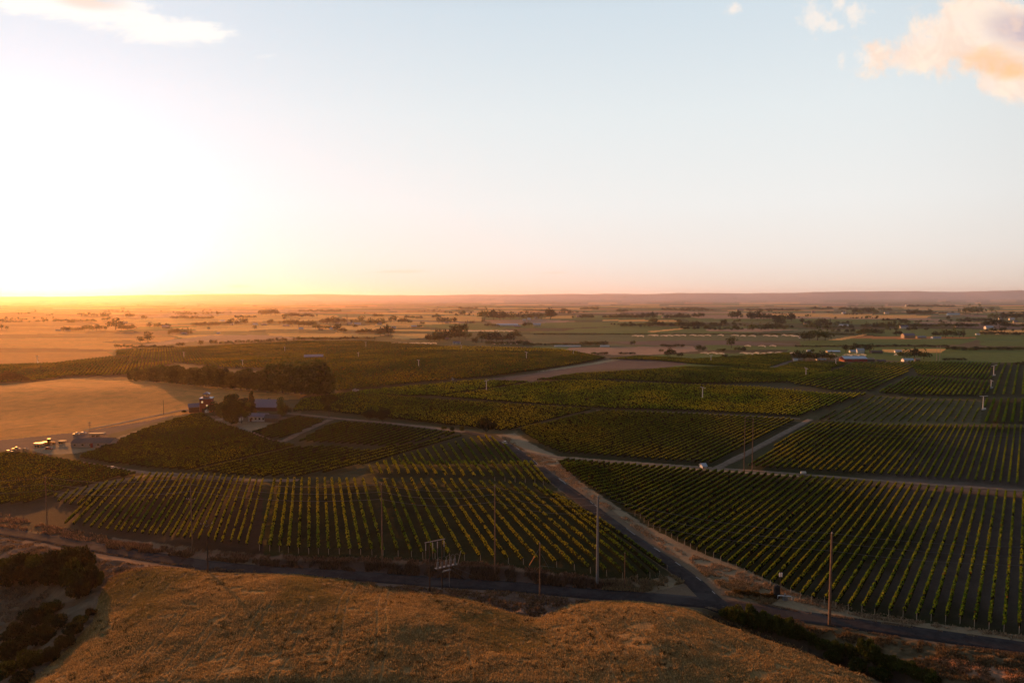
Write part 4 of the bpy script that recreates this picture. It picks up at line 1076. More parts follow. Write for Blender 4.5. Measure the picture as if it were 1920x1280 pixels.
FB = 'buildings spread over the valley'
B = [
    (1604, 678, 44, 10, 'long red barn with a pale blue metal roof beyond the right vineyard', 'barn', 'red', 'blueroof', 4),
    (1519, 661, 11, 5, 'small shed with bluish white roof behind the dark tree clump, right', 'shed', 'white', 'blueroof', 0),
    (1564, 661, 23, 4, 'long low whitish shed left of the brown trees, right part', 'shed', 'tan', 'blueroof', 0),
    (1600, 661, 12, 5, 'white shed just left of the steep blue gabled barn', 'shed', 'white', 'blueroof', 0),
    (1614, 662, 13, 9, 'steep gabled barn with bright blue white roof', 'barn', 'white', 'blueroof', 0),
    (1645, 662, 20, 5, 'long dull grey shed right of the blue gabled barn', 'shed', 'brown', 'greyroof', 0),
    (1685, 661, 12, 5, 'small isolated shed with bright blue white roof', 'shed', 'white', 'blueroof', 0),
    (1704, 678, 20, 6, 'white farmhouse in front of the big brown tree clump', 'house', 'white', 'blueroof', 3),
    (1632, 677, 16, 6, 'brown outbuilding touching the long red barn', 'shed', 'brown', 'tan', 0),
    (1654, 678, 14, 4, 'low brown shed right of the long red barn', 'shed', 'brown', 'greyroof', 0),
    (1721, 677, 9, 6, 'grey box shed right of the white farmhouse', 'shed', 'brown', 'tan', 0),
    (1492, 677, 7, 5, 'small white shed at the head of the diagonal track', 'shed', 'white', 'blueroof', 0),
    (1541, 675, 18, 3, 'row like low white cottage before the dark clump', 'cottage', 'white', 'blueroof', 2),
    (1696, 616, 15, 6, 'pale house with hip like roof in the middle of the right valley', 'house', 'white', 'metalroof', 0),
    (1705, 634, 22, 9, 'grey roofed ranch house left of the big dark orchard clump', 'house', 'tan', 'metalroof', 0),
    (1729, 634, 16, 4, 'low grey shed right of the grey roofed ranch house', 'shed', 'tan', 'metalroof', 0),
    (1757, 635, 16, 4, 'low pale shed under the big dark clump, right valley', 'shed', 'white', 'metalroof', 0),
    (1856, 617, 15, 6, 'bright white barn above the golden strip at the right', 'barn', 'white', 'blueroof', 0),
    (1834, 628, 7, 3, 'tiny pale shed at the left end of the golden strip', 'shed', 'white', 'blueroof', 0),
    (1789, 591, 22, 4, 'long white shed far off between dark trees, right', 'shed', 'white', 'blueroof', 0),
    (1877, 600, 7, 5, 'white shed with slanted roof far right', 'shed', 'white', 'blueroof', 0),
    (1898, 600, 9, 4, 'white roofed house among trees at the far right', 'house', 'white', 'blueroof', 0),
    (1905, 605, 8, 4, 'grey house below the white roofed house at far right', 'house', 'tan', 'metalroof', 0),
    (1583, 611, 16, 3, 'long flat white shed in the green valley, right of centre', 'shed', 'white', 'blueroof', 0),
    (1796, 613, 8, 3, 'tiny grey shed on the dark hedge line, right', 'shed', 'tan', 'metalroof', 0),
    (951, 611, 40, 4, 'very long low white greenhouse near the middle of the valley', 'greenhouse', 'white', 'blueroof', 0),
    (1007, 611, 14, 5, 'bluish white shed right of the long greenhouse', 'shed', 'white', 'blueroof', 0),
    (970, 613, 12, 3, 'low grey shed between long greenhouse and bluish shed', 'shed', 'tan', 'metalroof', 0),
    (983, 601, 6, 3, 'left of three tiny white houses among dark trees', 'house', 'white', 'blueroof', 0),
    (992, 600, 6, 4, 'middle of three tiny white houses among dark trees', 'house', 'white', 'blueroof', 0),
    (1005, 598, 7, 4, 'right of three tiny white houses among dark trees', 'house', 'white', 'blueroof', 0),
    (776, 614, 10, 4, 'grey blue shed left of the round dark bushes, centre left', 'shed', 'tan', 'blueroof', 0),
    (670, 609, 12, 4, 'white town house with wide roof right of the tall chimney', 'house', 'white', 'blueroof', 0),
    (656, 608, 8, 4, 'small white town house beside the tall chimney', 'house', 'white', 'metalroof', 0),
    (711, 609, 9, 5, 'pale gabled town house between round trees', 'house', 'white', 'metalroof', 0),
    (434, 609, 6, 4, 'tiny white house inside the dark tree clump, left town', 'house', 'white', 'blueroof', 0),
    (478, 610, 9, 4, 'white shed standing on the bright field of the left town', 'shed', 'white', 'blueroof', 0),
    (495, 610, 10, 3, 'long pale shed right of the white shed, left town', 'shed', 'tan', 'metalroof', 0),
    (536, 612, 12, 3, 'long grey shed below the dark trees of the town', 'shed', 'tan', 'metalroof', 0),
    (564, 618, 8, 4, 'white house at the left end of the lower tree row', 'house', 'white', 'blueroof', 0),
    (571, 609, 7, 3, 'pinkish house inside the town trees', 'house', 'tan', 'metalroof', 0),
    (612, 606, 7, 3, 'pale house in the upper row of the town', 'house', 'white', 'metalroof', 0),
    (633, 607, 8, 4, 'bright white house in the upper row of the town', 'house', 'white', 'blueroof', 0),
    (621, 618, 6, 4, 'small white domed shed in the lower row of the town', 'shed', 'white', 'blueroof', 0),
    (601, 619, 8, 3, 'low brown shed in the lower row of the town', 'shed', 'brown', 'greyroof', 0),
    (416, 602, 9, 2, 'flat white shed far left of the town', 'shed', 'white', 'blueroof', 0),
    (450, 602, 7, 2, 'tiny white shed above the left tree clump', 'shed', 'white', 'blueroof', 0),
    (409, 626, 6, 3, 'lone tiny white hut in the stubble, left', 'hut', 'white', 'blueroof', 0),
    (310, 615, 14, 5, 'hazy lilac roofed shed beside round trees, left', 'shed', 'tan', 'metalroof', 0),
    (231, 607, 12, 4, 'glowing pale shed behind the orange tree mass, left', 'shed', 'tan', 'cream', 0),
    (108, 620, 8, 3, 'left of two glowing tiny sheds near the sun', 'shed', 'white', 'cream', 0),
    (126, 620, 9, 3, 'right of two glowing tiny sheds near the sun', 'shed', 'white', 'cream', 0),
    (344, 627, 11, 4, 'pale long shed under the pointed tree, left', 'shed', 'tan', 'metalroof', 0),
    (738, 615, 8, 3, 'small dull shed on the golden strip left of centre', 'shed', 'white', 'metalroof', 0),
    (838, 606, 8, 3, 'pinkish shed in front of dark trees near centre', 'shed', 'tan', 'metalroof', 0),
    (838, 637, 7, 4, 'grey gabled house half hidden in the central grove', 'house', 'tan', 'metalroof', 0),
    (856, 645, 14, 5, 'blue roofed house under the central grove', 'house', 'white', 'metalroof', 2),
    (912, 638, 7, 6, 'pale house inside the central dark trees, right half', 'house', 'tan', 'metalroof', 0),
    (1086, 595, 10, 4, 'grey blue barn on the golden strip right of centre', 'barn', 'tan', 'metalroof', 0),
    (1250, 596, 16, 3, 'long dull shed behind the dark hedge, right of centre', 'shed', 'tan', 'metalroof', 0),
    (1388, 583, 12, 4, 'pinkish house far off above the tree clumps', 'house', 'tan', 'metalroof', 0),
    (1510, 608, 5, 4, 'small pale house between two round trees, right', 'house', 'tan', 'metalroof', 0),
    (1525, 587, 6, 4, 'grey barn on the far golden field', 'barn', 'tan', 'metalroof', 0),
    (1583, 588, 7, 3, 'white shed at the end of the far golden field', 'shed', 'white', 'blueroof', 0),
    (1663, 588, 8, 3, 'pale shed under far dark trees, right', 'shed', 'white', 'metalroof', 0),
    (1701, 575, 6, 4, 'tiny bright gabled house near the foot of the hills', 'house', 'white', 'cream', 0),
]
for px, py, w_, h_, lab, cat, wl, rf, wn in B:
    house(px, py, w_, h_, lab, cat, wl, rf, .45, random.uniform(-.12, .12), wn, group=FB)
# sheds near
house(586, 673, 34, 8, 'lilac roofed shed with a dark open side in the middle of the brown field', 'shed', 'brown', 'metalroof', .5, .25)
house(170, 838, 72, 15, 'long low white building with brown roof and red door, left', 'building', 'porcelain', 'greyroof', .42, .05, 5, name='long_building')
bo = [o for o in bpy.data.objects if o.name.startswith('long_building')][0]
d = MB(); pz = at(170, 838).y / 1280 * 15; d.box((.6, -.42 * 72 * at(170, 838).y / 1280 / 2 - .12, 1.05), (1.2, .12, 2.1)); d.build('door', M['red'], bo)
house(498, 770, 47, 20, 'large building with a broad lilac metal roof behind the farmhouse', 'building', 'redbrown', 'metalroof', .6, -.08, 0, roof_k=.62)
house(484, 790, 36, 15, 'white farmhouse with windows and a thin lilac roof', 'house', 'white', 'metalroof', .4, -.12, 4, True, name='farmhouse', roof_k=.35)
house(510, 791, 28, 14, 'dark open carport joined to the right of the farmhouse', 'carport', 'brown', 'greyroof', .4, -.12, 0)
house(441, 789, 22, 12, 'white cottage half hidden behind the farmyard trees', 'cottage', 'white', 'greyroof', .5, -.12, 2)
house(413, 790, 18, 5, 'low tan shed at the left end of the farmyard', 'shed', 'tan', 'tan', .3, 0, 0)
house(360, 773, 18, 16, 'plum coloured gabled shed joined to the red barn', 'shed', 'redbrown', 'metalroof', 1.0, .5, 0, roof_k=.35)


def red_barn():
    p = at(388, 771); s = p.y / 1280; t = empty('red_barn', p, .25)
    W = 25 * s * .85; Hh = 25 * s
    mb = MB(); mb.box((0, 0, Hh / 2), (W, W, Hh)); mb.build('wall', M['red'], t)
    r = MB(); r.box((0, 0, Hh + .2), (W + .8, W + .8, .4), taper=.96); r.box((0, 0, Hh + .65), (W * .9, W * .9, .5), taper=.5); ro = r.build('roof', M['metalroof'], t)
    c = MB(); cw = 10 * s; ch = 6 * s
    for a in (-1, 1):
        for b in (-1, 1): c.box((a * cw / 2, b * cw / 2, Hh + .9 + ch / 2), (.3, .3, ch))
    c.box((0, 0, Hh + 1.1), (cw + .3, cw + .3, .5)); c.box((0, -cw / 2, Hh + .9 + ch / 2), (.25, .25, ch)); c.box((0, cw / 2, Hh + .9 + ch / 2), (.25, .25, ch)); cu = c.build('cupola', M['redbrown'], t)
    k = MB(); k.box((0, 0, Hh + .9 + ch + .35), (cw + .9, cw + .9, .7), taper=.55); k.box((0, 0, Hh + .9 + ch + 1.0), ((cw + .9) * .5, (cw + .9) * .5, .6), taper=.3); k.build('cupola_roof', M['metalroof'], cu)
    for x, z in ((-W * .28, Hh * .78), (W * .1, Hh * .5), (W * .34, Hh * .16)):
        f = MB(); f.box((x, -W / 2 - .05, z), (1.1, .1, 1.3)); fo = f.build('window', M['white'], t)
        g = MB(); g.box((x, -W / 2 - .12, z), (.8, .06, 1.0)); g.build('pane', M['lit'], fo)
    d = MB(); d.box((-W * .15, -W / 2 - .06, 1.3), (2.6, .12, 2.6)); d.build('door', M['redbrown'], t)
    tag(t, 'square red barn with an open lookout cupola on its roof', 'barn')


m, tt, oo = mat_new('glowing_pane'); e = tt.n('ShaderNodeEmission'); e.inputs[0].default_value = (1, .55, .22, 1); e.inputs[1].default_value = .9; tt.put(oo.inputs[0], e.outputs[0]); M['lit'] = m  # barn panes emit an even warm orange
red_barn()


def tank(px, py, wpx, hpx, label, mat='white', horiz=False, cat='tank'):
    p = at(px, py); s = p.y / 1280; r = wpx * s / 2; h = hpx * s; t = empty(cat.replace(' ', '_'), p)
    mb = MB()
    if horiz:
        mb.tube((-r, 0, h * .55), (r, 0, h * .55), h * .42, None, 14); mb.tube((-r * 1.12, 0, h * .55), (-r, 0, h * .55), h * .28, h * .42, 14); mb.tube((r, 0, h * .55), (r * 1.12, 0, h * .55), h * .42, h * .28, 14)
        mb.build('vessel', M[mat], t); l = MB()
        for a in (-.6, .6): l.box((a * r, 0, h * .12), (.2, h * .7, h * .26))
        l.build('cradle', M['steel'], t)
    else:
        mb.tube((0, 0, 0), (0, 0, h * .75), r, None, 16); mb.tube((0, 0, h * .75), (0, 0, h), r, r * .2, 16); mb.build('vessel', M[mat], t)
        c = MB(); c.tube((0, 0, h), (0, 0, h + .25), r * .25, None, 10); c.build('lid', M['steel'], t)
    tag(t, label, cat); return t


tank(380, 772, 8, 8, 'round white tank in front of the red barn, left one')
tank(388, 773, 7, 6, 'smaller round white tank in front of the red barn, right one')
tank(1506, 889, 9, 6, 'white horizontal tank at the track above the right vineyard', 'white', True)
tank(1500, 634, 4, 8, 'white silo left of the dark tree pair', 'white', cat='silo')
house(1320, 878, 8, 9, 'tiny white pump shed at the crossing of the dirt tracks', 'pump shed', 'white', 'blueroof', .9, .2, 0, True)
# chimney in the town
p = at(651, 609); mb = MB(); s = p.y / 1280; mb.tube((0, 0, 0), (0, 0, 20 * s), 1.6 * s * .6, 1.1 * s * .6, 12); mb.tube((0, 0, 20 * s), (0, 0, 20.6 * s), 1.4 * s * .6, None, 12)
tag(mb.build('chimney', M['greyroof'], None, p), 'tall dark chimney rising out of the town left of centre', 'chimney')
for i, (x, wd_) in enumerate([(1064, 50), (1134, 17)]):
    p = at(x, 650); s = p.y / 1280; mb = MB(); prof = [(-3, 0), (-2.6, 1.4), (-1.3, 2.3), (0, 2.6), (1.3, 2.3), (2.6, 1.4), (3, 0)]; mb.prism([(a, b) for a, b in prof], -wd_ * s / 2, wd_ * s / 2, 'x')
    tag(mb.build('crop_tunnel', M['white'], None, (p.x, p.y, p.z)), ('long' if i == 0 else 'short') + ' shining white crop tunnel in the middle of the valley', 'crop tunnel', 'white crop tunnels')

# ---------------------------------------------------------------- wind machines


def wind_machine(px, py, hpx, label, rz=0., mat='white', blades=True):
    p = at(px, py); s = p.y / 1280; h = hpx * s; t = empty('wind_machine', p, rz)
    mb = MB(); r = max(.34, h * .036); mb.tube((0, 0, .1), (0, 0, h), r, r * .7, 10); mb.build('tower', M[mat], t)
    b = MB(); b.box((0, 0, .1), (1.6, 1.6, .2)); b.box((.9, 0, .75), (1.5, .9, 1.1)); b.build('engine_box', M[mat], t)
    g = MB(); g.tube((0, -.35, h + .1), (0, .45, h - .02), .26, .2, 8); hd = g.build('gearbox', M['steel'], t)
    if blades:
        k = MB(); a = random.uniform(-.5, .5); L = h * .27
        for sg in (1, -1):
            d = Vector((math.cos(a), 0, math.sin(a))) * sg; n_ = Vector((-math.sin(a), 0, math.cos(a)))
            c0 = Vector((0, -.45, h + .1)); v = []
            for f, wd_, tw in ((.05, .16, .12), (.5, .22, .05), (1., .12, .02)):
                q = c0 + d * L * f; v += [q - n_ * wd_ + Vector((0, tw, 0)), q + n_ * wd_ - Vector((0, tw, 0))]
            v2 = [x + Vector((0, .05, 0)) for x in v]; f_ = []
            for i in (0, 2): f_ += [(i, i + 1, i + 3, i + 2), (i + 6, i + 8, i + 9, i + 7), (i, i + 2, i + 8, i + 6), (i + 1, i + 7, i + 9, i + 3)]
            f_ += [(4, 5, 11, 10), (0, 6, 7, 1)]
            k.add(v + v2, f_)
        k.build('propeller', M[mat], hd)
    tag(t, label, 'wind machine', 'frost wind machines standing in the vineyards')


for px, py, h, lab in [
    (70, 680, 13, 'pink lit wind machine, leftmost, in the glowing field'), (345, 672, 12, 'pale wind machine left of the tree belt top, second from left'),
    (455, 688, 13, 'wind machine right above the tree belt, third from left'), (534, 661, 11, 'wind machine above the lilac roofed shed'),
    (686, 652, 11, 'farthest wind machine on the brown hill, upper one of two'), (672, 672, 11, 'wind machine on the brown hill, lower one of two'),
    (785, 689, 14, 'wind machine in the middle of the dark brown slope'), (865, 657, 11, 'wind machine on the yellow strip of the hill'),
    (848, 712, 4, 'short stubby wind machine at the edge of the green field'), (912, 734, 21, 'tall wind machine in the pale green field at centre left'),
    (987, 674, 14, 'wind machine on the dark hilltop at centre'), (1075, 666, 10, 'small wind machine on the right shoulder of the hill'),
    (1317, 749, 23, 'large cream wind machine with wide propeller in the bright green field'), (1333, 678, 12, 'wind machine beside the far green slope right of centre'),
    (1511, 705, 15, 'wind machine below the dark tree clump at the right'), (1567, 684, 12, 'wind machine left of the long red barn'),
    (1863, 704, 19, 'upper one of three tall orange lit wind machines at the right edge'), (1858, 728, 15, 'middle one of three orange lit wind machines at the right edge'),
    (1843, 768, 26, 'lower and tallest of three orange lit wind machines, right edge')]:
    wind_machine(px, py, h, lab, random.uniform(-.8, .8))

# ---------------------------------------------------------------- poles and wires
TOPS = {}


def pole(px, py, topy, label, key=None, mat='wood', r=.17, arms=(), cat='utility pole', rz=0., ins=True, name='utility_pole'):
    p = at(px, py); s = p.y / 1280; h = (py - topy) * s * 1.0; t = empty(name, p, rz)
    mb = MB(); mb.tube((0, 0, -.3), (0, 0, h), r, r * .62, 10); mb.build('pole', M[mat], t)
    for zf, hw in arms:
        a = MB(); z = h * zf; a.box((0, -r * .9, z), (hw * 2, .12, .14)); ao = a.build('crossarm', M[mat], t)
        b = MB(); b.tube((-hw * .5, -r, z), (0, -r, z - hw * .5), .03, None, 5); b.tube((hw * .5, -r, z), (0, -r, z - hw * .5), .03, None, 5); b.build('brace', M['steel'], t)
        if ins:
            for k in (-.94, -.45, .94):
                c = MB(); c.tube((k * hw, -r * .9, z + .07), (k * hw, -r * .9, z + .42), .07, .05, 8); c.tube((k * hw, -r * .9, z + .2), (k * hw, -r * .9, z + .26), .12, .12, 8); c.build('insulator', M['porcelain'], ao)
    c = MB(); c.tube((0, 0, h), (0, 0, h + .3), r * .5, r * .3, 8); c.build('cap', M['steel' if mat == 'steel' else 'porcelain'], t)
    tag(t, label, cat, 'utility poles along the roads')
    TOPS[key or label] = (p, h); return t


pole(89, 996, 891, 'thin wooden pole at the far left beside the road', 'a', r=.2)
pole(361, 1040, 889, 'tall faint wooden pole with a crossarm left of the black pole', 'b', r=.2, arms=[(.72, 1.3)])
pole(390, 1074, 973, 'black pole with a small insulator crossarm standing before the road', 'c', 'darkwood', .19, [(.95, 1.5)], rz=.2)
pole(717, 1064, 902, 'tall wooden pole left of the switch frame, above the bank', 'd', r=.22)
pole(928, 1077, 905, 'tall reddish wooden pole right of the switch frame', 'e', r=.24)
pole(1012, 1121, 1014, 'wooden pole braced by guy wires with an orange guard', 'f', r=.2)
pole(1120, 1094, 924, 'thick grey steel pole beside the junction, tallest one', 'g', 'steel', .42)
pole(1171, 1104, 1034, 'short thin pole with a small cap right of the steel pole', 'h', r=.14)
pole(1555, 1171, 991, 'thick brown pole standing beside the road at the right', 'i', r=.36)
pole(1395, 883, 780, 'left one of two thin brown poles by the dirt track', 'j', r=.22)
pole(1410, 886, 783, 'right one of two thin brown poles by the dirt track', 'k', r=.22)
pole(1554, 798, 757, 'small dark pole at the top of the right vineyard', 'l', 'darkwood', .16)
pole(307, 777, 749, 'small pole at the lower edge of the golden field', 'm', 'darkwood', .14)
pole(169, 813, 790, 'small pole with crossarms behind the long white building', 'n', 'darkwood', .14, [(.9, 1.), (.75, .8)])
pole(1756, 676, 648, 'left one of two tall poles close together, far right', 'o', 'tan', .3)
pole(1762, 676, 648, 'right one of two tall poles close together, far right', 'q', 'tan', .3)


def wire(a, b, dz, sag, label, off=(0, 0), r=.032):
    A = Vector(a) if not isinstance(a, str) else TOPS[a][0] + Vector((0, 0, TOPS[a][1])); B_ = Vector(b) if not isinstance(b, str) else TOPS[b][0] + Vector((0, 0, TOPS[b][1]))
    A = A + Vector((off[0], off[1], -dz)); B_ = B_ + Vector((off[0], off[1], -dz)); mb = MB(); n = 22
    pts = [A.lerp(B_, k / n) - Vector((0, 0, sag * 4 * (k / n) * (1 - k / n))) for k in range(n + 1)]
    mb.path(pts, r, 4); tag(mb.build('power_line', M['wire']), label, 'power line', 'power lines between the poles')


L0 = at(-160, 985) + Vector((0, 0, 17)); RG = at(2150, 1230) + Vector((0, 0, 24))
chain = [(L0, 'a', 'left of the leftmost pole'), ('a', 'b', 'between the leftmost and the faint crossarm pole'), ('b', 'd', 'between the faint pole and the pole left of the switch frame'), ('d', 'e', 'above the switch frame'), ('e', 'g', 'between reddish pole and steel pole'), ('g', 'i', 'across the side road junction'), ('i', RG, 'right of the thick brown pole')]
for a, b, w_ in chain:
    for k, nm in ((0, 'top'), (1, 'middle'), (2, 'bottom')):
        wire(a, b, k * 2.1, 1.6, f'{nm} power line {w_}', (0, .15 * k))
for k, nm in ((0, 'upper'), (1, 'lower')): wire('j', at(2100, 905) + Vector((0, 0, 22)), k * 1.5, 5, f'{nm} thin power line running right from the paired brown poles')


def guys():
    p, h = TOPS['f']
    for i, (x, y, f) in enumerate([(986, 1070, .93), (1003, 1071, .6), (1030, 1066, .85), (1040, 1063, .6)]):
        q = at(x, y); mb = MB(); a = p + Vector((0, 0, h * f)); mb.tube(a, q, .03, None, 5); o = mb.build('guy_wire', M['wire'])
        if i == 0:
            g = MB(); g.tube(a.lerp(q, .35), a.lerp(q, .72), .11, None, 8); g.build('guard', M['orange'], o)
        tag(o, ['guy wire with an orange guard left of the braced pole', 'short lower guy wire left of the braced pole', 'upper guy wire right of the braced pole', 'lower guy wire right of the braced pole'][i], 'guy wire', 'guy wires of the braced pole')


guys()


def switch_frame():
    p = at(806, 1109); s = p.y / 1280; t = empty('switch_frame', p); h = 98 * s
    q = at(829, 1103) - p; q = Vector((q.x, q.y, 0))
    for c, hh in ((Vector((0, 0, 0)), h), (q, h * 1.0)):
        mb = MB(); mb.tube(c - Vector((0, 0, .5)), c + Vector((0, 0, hh)), .19, .14, 10); mb.build('pole', M['darkwood'], t)
    d = q.normalized(); a = Vector((0, 0, h)) - d * 1.3; b = q + Vector((0, 0, h)) + d * .9
    mb = MB(); mb.tube(a, b, .10, None, 6); bm_ = mb.build('beam', M['porcelain'], t)
    for f in (.04, .38, .62, .95):
        c = a.lerp(b, f); k = MB(); L = 4.6 if f != .62 else 5.6
        k.tube(c, c - Vector((0, 0, L)), .03, None, 5)
        for z in range(6): k.tube(c - Vector((0, 0, .5 + z * .28)), c - Vector((0, 0, .6 + z * .28)), .14, .10, 8)
        k.build('insulator_string', M['porcelain'], t)
    # platform with switchgear to the right
    c0 = q + d * 1.2; pz = h * .44
    k = MB(); k.box((c0.x, c0.y, pz), (6.2, 1.0, .12), math.atan2(d.y, d.x)); k.box((c0.x, c0.y, pz - 1.2), (2.6, .4, .3), math.atan2(d.y, d.x)); k.build('platform', M['steel'], t)
    for i, f in enumerate((-2.4, -1.2, 0., 1.3, 2.5)):
        e = c0 + d * f; k = MB(); k.tube(e + Vector((0, 0, pz + .1)), e + Vector((0, 0, pz + 1.5)), .34, .30, 10); k.tube(e + Vector((0, 0, pz + 1.5)), e + Vector((.1, 0, pz + 2.3)), .12, .08, 8)
        can = k.build('regulator', M['steel'], t)
        arc = [e + Vector((0, 0, pz + 2.2)) + d * (1.1 * (1 - math.cos(j * math.pi / 8)) / 2) + Vector((0, 0, .55 * math.sin(j * math.pi / 8))) for j in range(9)]
        kk = MB(); kk.path(arc, .035, 6); kk.build('bus_loop', M['wire'], can)
    k = MB(); e = c0 + d * 3.4; k.tube(e + Vector((0, 0, pz)), e + Vector((.8, 0, pz + 3.4)), .09, .06, 8); k.build('arrester', M['porcelain'], t)
    for x, y, z in ((872, 1084, pz), (888, 1078, pz + .6)):
        g = at(x, y) - p; k = MB(); k.tube(c0 + Vector((0, 0, z)), g, .03, None, 5); k.build('guy_wire', M['wire'], t)
    k = MB(); e = c0 + d * .9; k.tube(e - Vector((0, 0, .5)), e + Vector((0, 0, pz)), .09, None, 8); k.build('support_post', M['steel'], t)
    tag(t, 'wooden two pole switch frame with hanging insulators and grey regulators', 'switch frame')


switch_frame()


def pump():
    p = at(1455, 1119); s = p.y / 1280; t = empty('pump_station', p)
    b = MB(); b.tube((0, 0, 0), (0, 0, 2.9), .85, None, 16); b.tube((0, 0, 2.9), (0, 0, 3.2), .85, .4, 16); b.build('tank', M['black'], t)
    b = MB(); b.tube((1.1, .3, 0), (1.1, .3, 6.4), .11, .09, 8); po = b.build('post', M['darkwood'], t)
    for x in (.85, 1.35):
        b = MB(); b.tube((x, .05, 5.3), (x, .05, 6.2), .2, None, 10); b.tube((x, .05, 6.2), (x, .05, 6.4), .07, None, 6); b.build('transformer', M['white'], po)
    b = MB(); b.path([(0, -1., .2), (0, -1.3, 1.), (.3, -1.6, 1.15), (2.9, -1.9, 1.1), (3.2, -1.9, .9), (3.2, -1.9, 0)], .13, 10); b.build('pipe', M['silver'], t)
    b = MB(); b.box((1.6, -1.6, .45), (1., .8, .9)); b.tube((1.6, -1.6, .9), (1.6, -1.6, 1.6), .25, None, 10); b.build('motor', M['steel'], t)
    tag(t, 'dark pump tank with bent white pipe and small pole beside the junction', 'pump station')


pump()

# ---------------------------------------------------------------- vehicles


def car(px, py, lpx, rz, label, mat='white', truck=False, cat=None):
    p = at(px, py); s = p.y / 1280; L = lpx * s; k = L / 4.6; t = empty('pickup_truck' if truck else 'car', p, rz)
    body = [(-2.3, .35), (-2.3, .85), (-2.2, 1.0), (-1.0, 1.02), (1.0, 1.0), (2.15, .85), (2.3, .6), (2.3, .35)]
    cabin = [(-1.9, 1.0), (-1.55, 1.5), (.35, 1.52), (1.05, .98)] if not truck else [(-.5, 1.0), (-.4, 1.75), (.7, 1.75), (1.3, .98)]
    b = MB(); b.prism([(a * k, c * k) for a, c in body], -.88 * k, .88 * k); b.build('body', M[mat], t)
    b = MB(); b.prism([(a * k, c * k) for a, c in cabin], -.76 * k, .76 * k); cb = b.build('cabin', M['glass'], t)
    b = MB(); c0 = cabin; b.box(((c0[1][0] + c0[2][0]) / 2 * k, 0, (c0[1][1] + .03) * k), ((c0[2][0] - c0[1][0]) * k, 1.5 * k, .07 * k)); b.build('car_roof', M[mat], cb)
    for x in (-1.45, 1.45):
        for y in (-.86, .86):
            b = MB(); b.tube((x * k, (y - .1) * k, .34 * k), (x * k, (y + .1) * k, .34 * k), .34 * k, None, 14); b.build('wheel', M['black'], t)
    for y in (-.6, .6):
        b = MB(); b.box((2.3 * k, y * k, .72 * k), (.06 * k, .36 * k, .16 * k)); b.build('headlight', M['silver'], t)
    tag(t, label, cat or ('truck' if truck else 'car'), 'vehicles around the farm yards'); return t


for a in [(212, 878, 13, .1, 'white car parked on the track above the left vineyard', 'white'), (667, 733, 12, .2, 'white car parked beside the tree belt end', 'white'),
          (946, 831, 12, 2.2, 'white car parked beside the top of the side road', 'white'),
          (17, 848, 13, .1, 'cream car at the lower left end of the gravel yard', 'cream'), (30, 843, 14, .1, 'dark truck with a bright top at the left of the yard', 'cream', True),
          (92, 842, 13, 0, 'red and white car alone in front of the parked machines', 'red'), (143, 815, 12, .1, 'bright cream truck at the upper edge of the yard', 'cream', True),
          (156, 813, 11, .1, 'white car right of the bright cream truck', 'white'), (48, 843, 10, .1, 'tan car between dark truck and trailer', 'tan')]:
    car(*a)


def trailer(px, py, lpx, label, mat, rz=0., h=1.6):
    p = at(px, py); s = p.y / 1280; L = lpx * s; t = empty('trailer', p, rz)
    b = MB(); b.box((0, 0, .9 + h / 2), (L, 2.3, h)); b.build('box', M[mat], t)
    b = MB(); b.box((0, 0, .8), (L * 1.05, .5, .2)); b.tube((L / 2, 0, .8), (L / 2 + 1.4, 0, .6), .06, None, 6); b.build('frame', M['black'], t)
    for x in (-.25, .05):
        for y in (-1.05, 1.05):
            b = MB(); b.tube((x * L, y - .12, .45), (x * L, y + .12, .45), .45, None, 12); b.build('wheel', M['black'], t)
    tag(t, label, 'trailer', 'trailers in the gravel yard')


trailer(73, 837, 16, 'orange lit trailer in the middle of the gravel yard', 'cream', .1, 1.)
trailer(84, 834, 11, 'small trailer right behind the orange lit one', 'orange', .1, .8)
trailer(182, 818, 27, 'long pinkish flat trailer behind the long white building', 'tan', .15, 1.)
trailer(117, 831, 12, 'low brown trailer near the left end of the long building', 'tan', .1, .6)


def tractor(px, py):
    p = at(px, py); t = empty('tractor', p, .3)
    b = MB(); b.prism([(-1.2, .8), (-1.2, 1.5), (.3, 1.5), (1.9, 1.3), (2., .7)], -.45, .45); b.build('hood', M['orange'], t)
    b = MB(); b.box((-.7, 0, 2.2), (1.4, 1.3, 1.5), taper=.9); cb = b.build('cab', M['glass'], t); b = MB(); b.box((-.7, 0, 3.02), (1.6, 1.5, .14)); b.build('cab_roof', M['cream'], cb)
    for x, r in ((-.9, .85), (1.4, .5)):
        for y in (-.8, .8):
            b = MB(); b.tube((x, y - .2, r), (x, y + .2, r), r, None, 16); b.build('wheel', M['black'], t)
    b = MB(); b.tube((.8, 0, 1.4), (.8, 0, 2.6), .06, None, 8); b.build('exhaust', M['steel'], t)
    tag(t, 'orange lit tractor standing tall beside the trailers', 'tractor')


tractor(95, 833)

# ---------------------------------------------------------------- sprinklers


